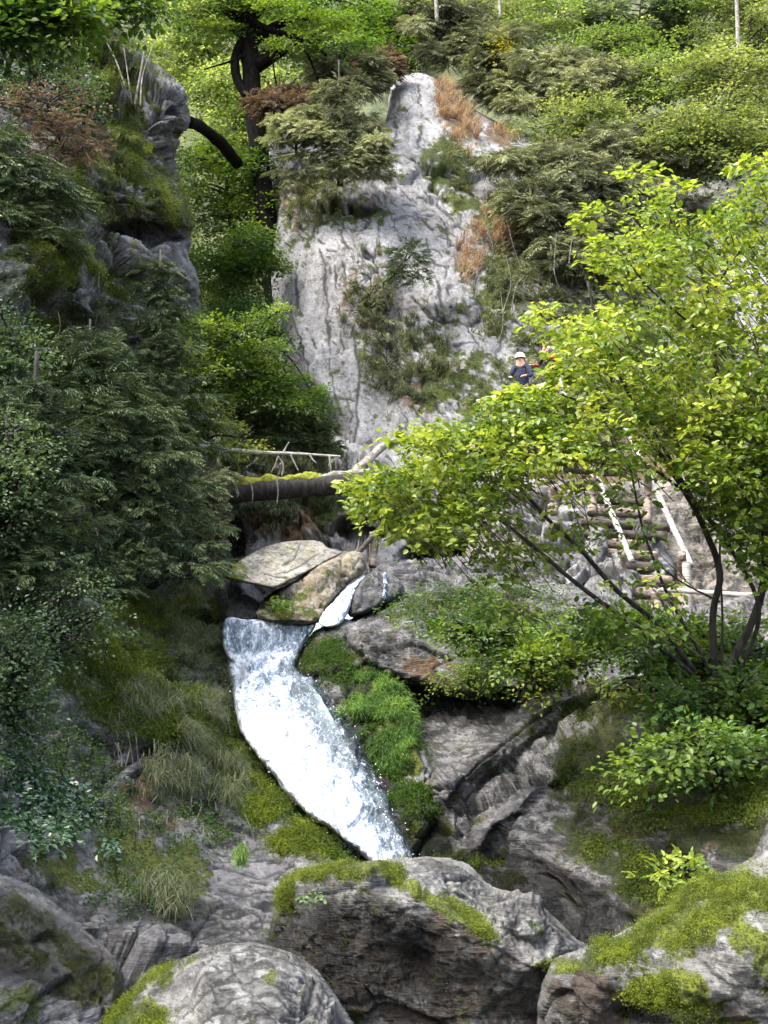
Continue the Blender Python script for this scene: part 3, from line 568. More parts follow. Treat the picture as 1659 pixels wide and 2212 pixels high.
# dark green rock flank that hems the cascade on the right
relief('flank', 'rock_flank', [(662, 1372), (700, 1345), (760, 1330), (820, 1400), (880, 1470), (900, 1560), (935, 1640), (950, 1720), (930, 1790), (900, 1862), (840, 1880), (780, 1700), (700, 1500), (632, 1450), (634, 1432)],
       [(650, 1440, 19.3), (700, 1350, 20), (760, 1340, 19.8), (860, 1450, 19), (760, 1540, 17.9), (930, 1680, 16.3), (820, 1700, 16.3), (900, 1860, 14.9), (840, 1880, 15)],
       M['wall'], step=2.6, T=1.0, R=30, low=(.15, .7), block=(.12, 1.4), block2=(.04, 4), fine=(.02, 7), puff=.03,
       moss=((690, 1420, 60, 60, 0, .95), (820, 1500, 80, 70, 30, .9), (860, 1620, 60, 110, -25, .8), (900, 1740, 40, 90, 0, .8), (760, 1440, 60, 50, 0, .7)), wet_shade=((800, 1640, 45, 160, -25, .65), (660, 1420, 40, 60, 0, .4), (880, 1820, 40, 60, 0, .5)), kind='structure', ragged=4)
# ================================================================== BOULDERS
G = 'boulders in the stream bed'
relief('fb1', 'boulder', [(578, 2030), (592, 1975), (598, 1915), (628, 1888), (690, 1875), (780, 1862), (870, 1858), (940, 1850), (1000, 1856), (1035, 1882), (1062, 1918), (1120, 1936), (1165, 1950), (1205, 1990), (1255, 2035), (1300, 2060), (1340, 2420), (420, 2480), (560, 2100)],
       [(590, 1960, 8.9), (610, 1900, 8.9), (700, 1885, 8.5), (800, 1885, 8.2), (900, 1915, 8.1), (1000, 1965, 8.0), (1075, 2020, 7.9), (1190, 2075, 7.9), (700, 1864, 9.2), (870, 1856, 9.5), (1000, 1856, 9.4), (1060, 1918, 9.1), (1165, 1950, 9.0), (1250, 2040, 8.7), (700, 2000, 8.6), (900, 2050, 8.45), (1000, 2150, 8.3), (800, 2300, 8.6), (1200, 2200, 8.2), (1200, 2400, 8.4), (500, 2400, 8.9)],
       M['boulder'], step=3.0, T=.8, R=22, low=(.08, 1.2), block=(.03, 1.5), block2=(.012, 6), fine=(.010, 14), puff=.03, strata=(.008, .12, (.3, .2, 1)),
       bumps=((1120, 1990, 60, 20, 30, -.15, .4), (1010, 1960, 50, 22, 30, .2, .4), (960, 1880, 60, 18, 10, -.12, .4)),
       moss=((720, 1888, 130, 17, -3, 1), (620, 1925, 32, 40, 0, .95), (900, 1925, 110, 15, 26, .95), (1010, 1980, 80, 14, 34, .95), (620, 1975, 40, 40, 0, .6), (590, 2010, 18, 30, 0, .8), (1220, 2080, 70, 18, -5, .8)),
       dirt=((850, 2100, 330, 150, 0, .6), (1150, 2180, 200, 110, 0, .55)), wet_shade=((760, 2050, 200, 140, 20, .6), (600, 2080, 60, 110, 0, .7), (960, 2110, 220, 80, 25, .5), (1180, 2160, 110, 80, 0, .5), (900, 2250, 400, 80, 0, .4)),  # brown stain, plus shade of the undercut front put into the colour
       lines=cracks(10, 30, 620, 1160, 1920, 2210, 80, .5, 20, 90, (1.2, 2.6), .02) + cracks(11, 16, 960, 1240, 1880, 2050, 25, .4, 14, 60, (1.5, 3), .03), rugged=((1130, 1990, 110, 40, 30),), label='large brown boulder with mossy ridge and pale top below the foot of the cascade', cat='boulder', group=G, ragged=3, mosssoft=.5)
relief('fb3', 'boulder', [(1175, 2075), (1240, 2052), (1300, 2035), (1400, 1975), (1460, 1940), (1530, 1895), (1590, 1870), (1628, 1845), (1645, 1800), (1675, 1740), (1750, 1650), (1950, 1600), (2050, 2500), (1180, 2500), (1150, 2200)],
       [(1200, 2080, 7.5), (1300, 2045, 7.4), (1400, 1980, 7.4), (1530, 1900, 7.5), (1640, 1830, 7.6), (1900, 1650, 7.6), (1400, 2080, 6.9), (1550, 2000, 6.7), (1650, 1950, 6.7), (1500, 2130, 6.6), (1650, 2110, 6.4), (1300, 2120, 7.0), (1350, 2180, 7.2), (1250, 2250, 7.4), (1560, 2190, 6.8), (1400, 2400, 7.2), (1900, 2400, 6.2)],
       M['boulder'], step=3.2, T=.8, R=26, low=(.10, 1.2), block=(.04, 1.6), block2=(.015, 5), fine=(.014, 14), puff=.03,
       moss=((1500, 1985, 190, 62, -28, .95), (1340, 2060, 90, 30, -20, .9), (1600, 1950, 90, 50, 0, .85), (1460, 2140, 110, 40, 5, .8), (1220, 2085, 50, 18, 0, .7), (1650, 2060, 60, 90, 0, .6), (1600, 2210, 80, 30, 0, .6)),
       dirt=((1280, 2160, 100, 60, 20, .7), (1560, 2190, 80, 40, 0, .7)), wet_shade=((1400, 2190, 110, 25, 10, .7), (1230, 2180, 60, 80, 0, .5)),
       label='broad boulder under bright yellow green moss at the lower right with white lichen patch', cat='boulder', group=G, ragged=3, mosssoft=.5)
relief('fb2', 'boulder', [(150, 2400), (235, 2212), (290, 2140), (340, 2092), (400, 2062), (470, 2044), (545, 2036), (610, 2050), (668, 2078), (700, 2110), (735, 2165), (775, 2220), (900, 2480), (60, 2500)],
       [(235, 2212, 6.6), (340, 2095, 6.7), (450, 2048, 6.8), (545, 2040, 6.8), (668, 2080, 6.8), (775, 2220, 6.5), (450, 2110, 6.0), (600, 2120, 6.05), (450, 2200, 5.6), (600, 2210, 5.6), (300, 2200, 6.0), (500, 2450, 5.0), (150, 2480, 5.6)],
       M['boulder'], step=3.2, T=.6, R=30, low=(.08, 1.2), block=(.03, 1.6, (1, 1, 2)), block2=(.010, 5, (1, 1, 2)), fine=(.008, 14), puff=.03, strata=(.018, .09, (.15, -.5, 1), .5),
       moss=((290, 2180, 60, 60, -40, .95), (330, 2110, 50, 24, -38, .7), (260, 2230, 60, 40, 0, .9), (400, 2070, 40, 12, -15, .45)), wet_shade=((690, 2150, 30, 60, -30, .3),),
       lines=((2.5, .02, [(290, 2165), (400, 2092), (540, 2066), (640, 2092), (730, 2175)]), (2.2, .02, [(330, 2180), (440, 2112), (560, 2090), (650, 2125), (710, 2200)]), (2, .015, [(380, 2180), (470, 2130), (570, 2115), (640, 2150), (680, 2210)]), (2, .015, [(430, 2200), (500, 2155), (580, 2150), (650, 2200)]), (1.8, .012, [(420, 2072), (520, 2052), (620, 2070)])) + cracks(9, 26, 420, 720, 2080, 2210, 6, .35, 14, 50, (1, 2), .01), label='rounded grey boulder with curved layers and moss on its left side, lowest in the photo', cat='boulder', group=G, ragged=3)
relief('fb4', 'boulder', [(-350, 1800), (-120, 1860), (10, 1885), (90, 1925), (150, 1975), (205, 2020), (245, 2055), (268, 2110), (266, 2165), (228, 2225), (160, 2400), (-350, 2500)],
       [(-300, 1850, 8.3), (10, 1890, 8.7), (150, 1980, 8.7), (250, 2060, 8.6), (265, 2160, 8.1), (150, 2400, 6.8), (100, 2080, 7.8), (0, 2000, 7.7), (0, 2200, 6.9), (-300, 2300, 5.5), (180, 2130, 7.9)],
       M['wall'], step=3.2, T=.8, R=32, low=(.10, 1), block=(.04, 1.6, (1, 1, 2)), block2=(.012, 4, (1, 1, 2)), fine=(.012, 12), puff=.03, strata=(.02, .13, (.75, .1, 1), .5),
       moss=((100, 2050, 150, 70, 30, .55), (220, 2150, 60, 80, 20, .65), (0, 2150, 120, 60, 30, .5)), wet_shade=((60, 2040, 220, 110, 30, .6),), dirt=((200, 2100, 60, 80, 0, .4),),
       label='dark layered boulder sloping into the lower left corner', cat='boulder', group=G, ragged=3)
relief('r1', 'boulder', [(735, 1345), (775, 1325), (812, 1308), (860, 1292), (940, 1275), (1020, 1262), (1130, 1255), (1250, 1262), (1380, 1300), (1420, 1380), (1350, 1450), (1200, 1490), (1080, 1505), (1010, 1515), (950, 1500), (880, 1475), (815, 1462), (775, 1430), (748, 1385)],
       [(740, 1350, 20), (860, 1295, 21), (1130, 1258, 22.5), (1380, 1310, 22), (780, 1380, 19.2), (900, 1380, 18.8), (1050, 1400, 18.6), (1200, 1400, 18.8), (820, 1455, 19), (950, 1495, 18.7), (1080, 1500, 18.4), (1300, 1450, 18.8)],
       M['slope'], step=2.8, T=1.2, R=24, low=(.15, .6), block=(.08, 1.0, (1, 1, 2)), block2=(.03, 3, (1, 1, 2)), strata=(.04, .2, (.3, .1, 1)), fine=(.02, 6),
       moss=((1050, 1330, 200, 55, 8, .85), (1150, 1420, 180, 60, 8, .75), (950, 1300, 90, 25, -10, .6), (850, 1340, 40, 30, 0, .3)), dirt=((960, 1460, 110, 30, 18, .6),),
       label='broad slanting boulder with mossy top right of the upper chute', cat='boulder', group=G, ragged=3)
relief('slab', 'flat_slab', [(487, 1246), (500, 1228), (518, 1210), (545, 1192), (575, 1179), (612, 1170), (650, 1166), (697, 1168), (704, 1181), (725, 1188), (742, 1194), (712, 1212), (683, 1226), (655, 1242), (630, 1254), (606, 1266), (589, 1273), (560, 1266), (537, 1260), (510, 1259), (494, 1254)],
       [(487, 1246, 20.6), (600, 1168, 22.6), (700, 1170, 22.8), (742, 1194, 22.3), (589, 1272, 20.2), (650, 1240, 20.9), (600, 1215, 21.2)],
       M['slab'], step=2.2, T=.35, R=6, low=(.04, .8), block=(.04, .6), block2=None, fine=(.012, 7), ragged=1.2,
       moss=((512, 1238, 32, 22, -20, .9),), lines=((1.6, .03, [(690, 1192), (655, 1215), (637, 1225), (590, 1240)]), (1.6, .03, [(648, 1168), (640, 1190), (612, 1215)]), (2, .04, [(683, 1228), (655, 1238), (632, 1254), (618, 1247), (570, 1243)])), label='tan flat slab boulder with cracks and a yellow moss corner, above the pool', cat='rock slab')
relief('under', 'boulder', [(560, 1300), (590, 1274), (632, 1254), (684, 1226), (740, 1195), (768, 1188), (788, 1200), (794, 1222), (786, 1240), (760, 1254), (738, 1278), (712, 1308), (694, 1340), (676, 1352), (620, 1352), (570, 1345), (545, 1330)],
       [(560, 1300, 20.7), (684, 1228, 21.2), (768, 1190, 22), (792, 1225, 21.7), (740, 1270, 20.9), (694, 1340, 20), (560, 1340, 20), (640, 1300, 20.2)],
       M['brownrock'], step=2.4, T=.7, R=16, low=(.1, .9), block=(.1, 1.3), block2=(.04, 4), fine=(.02, 7), moss=((620, 1320, 60, 30, 0, .6), (690, 1260, 70, 14, -30, .6), (690, 1320, 30, 24, 0, .6)), wet_shade=((600, 1345, 70, 10, 0, .8),),
       label='brown mossy boulder wedged under the tan slab, left of the upper chute', cat='boulder', group=G, ragged=2)
relief('dark1', 'boulder', [(482, 1345), (486, 1305), (500, 1288), (530, 1283), (552, 1292), (566, 1310), (572, 1345)], [(486, 1300, 20.8), (530, 1285, 20.8), (570, 1340, 20.4), (520, 1330, 20.3)], M['blackrock'], step=2.2, T=.5, R=14, low=(.05, 1), block=(.06, 2), block2=None, fine=(.015, 8),
       label='small dark round boulder in the hollow under the tan slab', cat='boulder', group=G, ragged=1.5, wet_shade=((530, 1320, 60, 40),))
relief('black', 'boulder', [(748, 1336), (758, 1300), (768, 1268), (786, 1242), (808, 1236), (838, 1234), (862, 1248), (874, 1268), (868, 1288), (850, 1298), (820, 1312), (775, 1335)], [(750, 1335, 20.2), (786, 1242, 21.5), (840, 1236, 21.8), (872, 1270, 21.4), (820, 1290, 20.8)],
       M['blackrock'], step=2.2, T=.6, R=14, low=(.08, 1), block=(.08, 1.8), block2=(.03, 5), fine=(.02, 8), wet_shade=((800, 1280, 90, 60, 0, .4),), label='glistening soaked black boulder splitting the upper chute', cat='boulder', group=G, ragged=2)
relief('ledge', 'rock_ledge', [(800, 1225), (880, 1212), (960, 1205), (1040, 1200), (1150, 1190), (1400, 1200), (1420, 1330), (1000, 1330), (860, 1320)], [(800, 1225, 23.4), (1000, 1205, 23.8), (1400, 1200, 25), (860, 1300, 22.6), (1000, 1290, 22.8), (1400, 1320, 23.5)],
       M['slope'], step=3, T=.8, R=16, low=(.15, .8), block=(.15, 1.2), block2=(.05, 3), strata=(.06, .25, (.1, .1, 1)), moss=((1150, 1220, 120, 30, 0, .4),), kind='structure')
relief('hang', 'gorge_wall', [(1000, 1210), (1040, 1120), (1090, 1070), (1150, 1050), (1300, 1040), (1700, 1020), (2300, 950), (2300, 1450), (1500, 1420), (1050, 1300), (1000, 1260)], [(1000, 1210, 24.3), (1090, 1075, 26), (1300, 1050, 27.4), (1700, 1030, 27), (2300, 960, 24), (1050, 1290, 23.6), (1300, 1250, 24.8), (1600, 1350, 24), (2300, 1450, 21)],
       M['earth'], step=3.2, T=1.2, R=24, low=(.35, .5), block=(.2, .8, (1, 1, 2)), block2=(.08, 2.5, (1, 1, 2)), strata=(.08, .25, (.15, .1, 1)), fine=(.03, 6), moss=((1130, 1130, 60, 50, 0, .5), (1080, 1220, 80, 40, 0, .45)), kind='structure')
# ================================================================== WATER
fl1 = (W(830, 1850, 14.9) - W(570, 1430, 19.4))
M['casc'] = water_mat('cascade_water', fl1); M['chute'] = water_mat('chute_water', W(710, 1340, 20) - W(780, 1245, 21.8)); M['basin'] = water_mat('sheet_water', (0, -.2, -1))
def paint_c(pt, ux, uy, V, n0):
    # foam strength: thick on the left and centre, thinning to a veil on the right edge
    L = np.array([(665, 1363), (630, 1442), (655, 1471), (671, 1541), (727, 1608), (794, 1702), (829, 1789), (852, 1851), (870, 1900)], float)
    xe = np.interp(uy, L[:, 1], L[:, 0]); d = (ux - xe)
    f = 1.15 - sst(d, -60, 30) * .46
    f = f - .22 * mask(ux, uy, [(600, 1500, 55, 40, 30, .8), (700, 1650, 40, 90, -30, .8), (770, 1750, 40, 60, -30, .6)], .8)
    pt[:n0, 0] = f; pt[:n0, 1] = 1 - sst(d, 5, 45) * .8
relief('casc', 'water', [(500, 1420), (560, 1415), (604, 1392), (664, 1352), (690, 1342), (668, 1372), (638, 1430), (636, 1446), (688, 1462), (716, 1510), (760, 1580), (805, 1650), (850, 1745), (872, 1810), (905, 1858), (900, 1900), (830, 1890), (741, 1812), (645, 1746), (566, 1646), (515, 1586), (514, 1541), (494, 1468), (488, 1420)],
       [(500, 1420, 20), (600, 1395, 20), (690, 1345, 20), (505, 1468, 19.6), (640, 1450, 19.3), (530, 1580, 17.9), (700, 1530, 17.9), (640, 1740, 15.9), (800, 1700, 16.0), (741, 1805, 15.1), (860, 1800, 15.1), (830, 1890, 14.6), (900, 1890, 14.5), (600, 1560, 17.8), (700, 1700, 15.8)],
       M['casc'], step=2.2, T=.5, R=14, low=(.16, .9), block=None, block2=(.06, 3, (1, .6, .6)), fine=(.06, 4.5), ragged=4, kind='structure', paintfn=paint_c)
relief('basin', 'water', [(474, 1328), (540, 1336), (600, 1342), (668, 1349), (690, 1345), (640, 1410), (600, 1440), (486, 1440)], [(484, 1330, 20.3), (668, 1350, 20.2), (500, 1430, 20.0), (640, 1410, 20.0)], M['basin'], step=2.2, T=.2, R=6, low=(.05, 1), block=None, block2=(.03, 4, (2, 1, .4)), fine=(.03, 6), ragged=2, kind='structure',
       paintfn=lambda pt, ux, uy, V, n0: (pt.__setitem__((slice(0, n0), 0), .93 + .35 * sst(uy, 1395, 1425) + .12 * mask(ux, uy, [(560, 1340, 90, 8)], .6)), pt.__setitem__((slice(0, n0), 1), 1)))
relief('chute', 'water', [(786, 1240), (790, 1246), (772, 1270), (764, 1300), (754, 1330), (735, 1350), (690, 1352), (690, 1338), (712, 1306), (738, 1276), (760, 1253)], [(786, 1242, 21.6), (764, 1300, 20.6), (740, 1348, 19.9), (690, 1345, 19.95), (738, 1276, 20.9)], M['chute'], step=1.6, T=.3, R=8, low=(.10, 1.4), block=None, block2=(.05, 5), fine=(.07, 7), ragged=5, kind='structure',
       paintfn=lambda pt, ux, uy, V, n0: (pt.__setitem__((slice(0, n0), 0), 1.10), pt.__setitem__((slice(0, n0), 1), 1)))
relief('trick', 'water', [(826, 1236), (836, 1236), (838, 1262), (836, 1292), (826, 1296), (828, 1265)], [(830, 1236, 21.5), (832, 1290, 20.55)], M['chute'], step=1.6, T=.1, R=4, low=(.02, 2), block=None, block2=None, fine=(.05, 9), ragged=1.5, kind='structure',
       paintfn=lambda pt, ux, uy, V, n0: (pt.__setitem__((slice(0, n0), 0), .98), pt.__setitem__((slice(0, n0), 1), .3)))
# pool and stream behind the foreground boulders
mesh('water', [(-6, 6, -.3), (6, 6, -.3), (6, 14.8, -.3), (-6, 14.8, -.3)], [np.array([[0, 1, 2, 3]])], simple_mat('pool_water', (0.02, 0.03, 0.03), (0.10, 0.13, 0.13), 3, .08, bump=.4, spec=.6), None, False)
bpy.data.objects['water.004']['kind'] = 'structure'
# flung droplets along the cascade
ac = Acc(); r = REL['casc']
i = R_.choice(len(r['V']), 700); c = r['V'][i] + r['N'][i] * (R_.uniform(0, 1, (len(i), 1)) ** 2 * .22) + rnd(len(i), 3) * .03
leaves(ac, c, rnd(len(i), 3), rnd(len(i), 3), 0.018 * R_.uniform(.5, 1.6, len(i)), .014, np.full(len(i), .5), 'rhomb', .4)
M['drop'] = simple_mat('white_droplet', (0.8, 0.85, 0.9), (0.95, 0.95, 0.97), 5)
tag(ac.build('spray', M['drop']), kind='stuff')
# ================================================================== LOGS, BRANCHES, TIMBER
def limb(acc, pts, r0, r1, **kw): tube(acc, W(*np.array(pts, float).T), r0, r1, **kw)
fr = (445, 1075, 25.2)
t = empty('fallen_log', W(510, 1075, 24.6), 'thick fallen log with a yellow green mossy top, wedged across the gorge', 'fallen log')
a = Acc(); limb(a, [(440, 1072, 23.6), (515, 1066, 23.7), (600, 1057, 23.8), (690, 1051, 23.9), (780, 1043, 24.0), (860, 1036, 24.3)], 0.185, .20, sides=28, rough=.10, n=22); a.build('log_trunk', M['bark'], t)
a = Acc(); limb(a, [(490, 1050, 23.7), (600, 1041, 23.8), (695, 1034, 23.9)], .11, .13, sides=16, rough=.6, n=26); a.build('moss_cover', None, t)
M['logmoss'] = simple_mat('log_moss', (0.10, 0.12, 0.01), (0.27, 0.27, 0.03), 9, .9, bump=1)
bpy.data.objects['moss_cover'].data.materials.append(M['logmoss'])
a = Acc(); limb(a, [(690, 1036, 23.9), (745, 1028, 24.0), (800, 1022, 24.1)], .11, .09, sides=12, rough=.3, n=14); a.build('broken_wood', M['palebark'], t)
a = Acc(); limb(a, [(755, 1030, 24.1), (780, 1008, 24.2), (805, 985, 24.4), (830, 962, 24.6), (870, 950, 25), (930, 945, 25.4)], .105, .06, sides=10, rough=.25, n=8); a.build('broken_branch', M['palebark'], t)
a = Acc()
for x0, y0, x1, y1 in ((540, 1040, 545, 1085), (597, 1030, 598, 1090), (510, 1052, 512, 1075), (606, 1000, 597, 1035)): a = Acc(); limb(a, [(x0, y0, 23.4), ((x0 + x1) / 2 + 3, (y0 + y1) / 2, 23.45), (x1, y1, 23.5)], .018, .012); a.build('hanging_root', M['palebark'], t)
t = empty('dead_branch', W(480, 972, 22.5), 'thin bleached dead branch stretching level above the mossy fallen log', 'branch')
a = Acc(); limb(a, [(430, 962, 22.4), (482, 970, 22.5), (530, 975, 22.6), (575, 978, 22.7), (640, 980, 22.8), (735, 986, 23)], .05, .022, sides=8, rough=.2, n=8); a.build('stem', M['deadwood'], t)
a = Acc()
for p in ([(602, 978), (596, 1000), (585, 1022)], [(600, 985), (612, 1005), (608, 1030)], [(628, 982), (636, 1000), (645, 1018)], [(712, 985), (713, 1000), (716, 1012)], [(612, 978), (620, 962), (625, 955)], [(560, 978), (552, 995), (530, 1010)], [(520, 975), (510, 990), (496, 1002)], [(670, 984), (676, 994), (684, 1000)]):
    a = Acc(); limb(a, [(x, y, 22.75) for x, y in p], .022, .010, sides=5); a.build('twig', M['palebark'], t)
# small railing at the top of the chute
t = empty('railing', W(804, 1222, 23), 'short wooden railing with one post and a slanting brown pole above the chute', 'railing')
a = Acc(); limb(a, [(772, 1196, 22.8), (800, 1164, 22.9), (848, 1112, 23.2)], .05, .045, sides=8); a.build('rail', M['darktimber'], t)
a = Acc(); limb(a, [(805, 1225, 22.95), (805, 1190, 23), (806, 1150, 23)], .075, .07, sides=10); a.build('post', M['timber'], t)
# ---- log staircase with birch handrails
t = empty('log_staircase', W(1430, 1330, 23.6), 'steep log staircase with white birch handrails rising behind the leaves at the right', 'staircase')
YS = lambda y: 23.4 + (1330 - y) / 330 * 2.9
for pts, r in (([(1494, 1222), (1466, 1165), (1440, 1108), (1412, 1048), (1388, 1000), (1372, 966), (1352, 925), (1336, 890)], .062), ([(1366, 1215), (1345, 1165), (1320, 1105), (1298, 1050), (1278, 1006)], .062)):
    a = Acc(); limb(a, [(x, y, YS(y) - .35) for x, y in pts], r, r * .9, sides=12, rough=.12); a.build('handrail', M['birch'], t)
a = Acc(); limb(a, [(1486, 1330, 23.1), (1484, 1262, 23.1), (1482, 1215, 23.1)], .085, .08, sides=12, rough=.1); a.build('post', M['birch'], t)
for x, y0, y1, r in ((1279, 1110, 1028, .10), (1398, 1128, 1005, .085), (1473, 1320, 1195, .09), (1418, 1320, 1278, .11), (1196, 1110, 1050, .085), (1346, 1290, 1195, .06), (1360, 905, 870, .05)):
    a = Acc(); limb(a, [(x, y0, YS(y0)), (x + 1, (y0 + y1) / 2, YS((y0 + y1) / 2 + 10)), (x, y1, YS(y0) + .05)], r, r * .93, sides=12, rough=.12); a.build('post', M['timber'], t)
for x0, y0, x1, y1, r in ((1218, 1012, 1352, 1020, .13), (1222, 1046, 1300, 1050, .14), (1290, 1078, 1390, 1084, .13), (1290, 1104, 1392, 1110, .13), (1256, 1126, 1446, 1141, .125), (1262, 1150, 1440, 1158, .12), (1270, 1170, 1400, 1178, .13), (1300, 1194, 1420, 1202, .13), (1310, 1220, 1430, 1228, .14), (1330, 1248, 1450, 1256, .14), (1360, 1278, 1480, 1288, .14), (1370, 1306, 1500, 1312, .14), (1240, 985, 1360, 990, .13), (1225, 958, 1350, 962, .13)):
    a = Acc(); limb(a, [(x0, y0, YS(y0) + .1), ((x0 + x1) / 2, (y0 + y1) / 2 + 1, YS(y0) + .1), (x1, y1, YS(y0) + .1)], r * .78, r * .8, sides=14, rough=.12); a.build('step', M['darktimber'] if y0 % 3 else M['timber'], t)
t = empty('pole_fence', W(1600, 1330, 22.8), 'single horizontal pole fence at the foot of the log staircase', 'fence')
a = Acc(); limb(a, [(1421, 1273, 22.8), (1540, 1281, 22.6), (1660, 1289, 22.4), (1760, 1296, 22.2)], .045, .05, sides=10, rough=.1); a.build('rail', M['deadwood'], t)
a = Acc(); limb(a, [(1700, 1350, 22.3), (1700, 1290, 22.3), (1701, 1262, 22.3)], .07, .065, sides=10); a.build('post', M['timber'], t)
t = empty('broken_stump', W(1410, 1400, 19.5), 'splintered orange brown stump on the rock below the staircase', 'stump')
a = Acc(); limb(a, [(1425, 1440, 19.4), (1415, 1400, 19.5), (1405, 1378, 19.6)], .22, .14, sides=14, rough=.35); a.build('trunk', M['timber'], t)
a = Acc()
for x, y in ((1380, 1392), (1366, 1400), (1412, 1352), (1424, 1360)): a = Acc(); limb(a, [(1405, 1398, 19.4), (x, y, 19.3)], .05, .012, sides=5, n=5); a.build('splinter', M['deadwood'], t)
# ---- viewing platform with two people
YP = 31.0
t = empty('viewing_platform', W(1130, 900, YP), 'pale pole railing and small platform where the two visitors stand', 'platform')
a = Acc(); limb(a, [(1030, 868, YP - .3), (1090, 852, YP - .3), (1150, 838, YP - .3), (1212, 820, YP - .3)], .055, .05, sides=10, rough=.1); a.build('rail', M['deadwood'], t)
a = Acc(); limb(a, [(1055, 862, YP - .35), (1120, 878, YP - .35), (1160, 866, YP - .35), (1200, 852, YP - .35)], .045, .04, sides=8); a.build('rail', M['deadwood'], t)
a = Acc(); limb(a, [(1208, 818, YP - .4), (1216, 842, YP - .5), (1228, 876, YP - .6)], .08, .075, sides=10, rough=.1); a.build('brace', M['birch'], t)
for x, y0, y1 in ((1202, 930, 822), (1062, 930, 858), (1130, 930, 848), (1066, 980, 930), (1200, 990, 930)):
    a = Acc(); limb(a, [(x, y0, YP - .3), (x, y1, YP - .3)], .075, .07, sides=10); a.build('post', M['timber'], t)
for k in range(5): a = Acc(); limb(a, [(1035, 912 - k * 3, YP - .2 + k * .3), (1240, 902 - k * 3, YP - .2 + k * .3)], .12, .12, sides=8); a.build('deck_log', M['darktimber'], t)
M['navy'] = simple_mat('navy_jacket', (0.012, 0.016, 0.035), (0.04, 0.05, 0.09), 12)
M['black'] = simple_mat('black_cloth', (0.01, 0.01, 0.012), (0.03, 0.03, 0.035), 12)
M['rust'] = simple_mat('rust_cloth', (0.22, 0.05, 0.03), (0.34, 0.09, 0.05), 12)
M['skin'] = simple_mat('skin', (0.5, 0.28, 0.19), (0.6, 0.36, 0.25), 8, .5, bump=.05)
M['helmet'] = simple_mat('cream_helmet', (0.78, 0.75, 0.6), (0.85, 0.82, 0.68), 3, .3, bump=0, spec=.5)
M['hair'] = simple_mat('brown_hair', (0.05, 0.02, 0.012), (0.12, 0.05, 0.03), 20)
M['white'] = simple_mat('white_strap', (0.75, 0.75, 0.75), (0.85, 0.85, 0.85), 4)
def skinned(name, verts, edges, radii, mat, parent, root=0, sub=2):
    me = bpy.data.meshes.new(name); base = Vector(parent.location)
    me.from_pydata([Vector(v) for v in verts], edges, []); me.materials.append(mat)
    o = bpy.data.objects.new(name, me); COL.objects.link(o); o.parent = parent
    sk = o.modifiers.new('skin', 'SKIN'); sk.use_smooth_shade = True
    if not me.skin_vertices: me.skin_vertices.new() if hasattr(me.skin_vertices, 'new') else None
    lay = me.skin_vertices[0].data
    for v, r in zip(lay, radii): v.radius = (r, r) if not isinstance(r, tuple) else r; v.use_root = False
    lay[root].use_root = True
    s = o.modifiers.new('sub', 'SUBSURF'); s.levels = sub; s.render_levels = sub
    return o
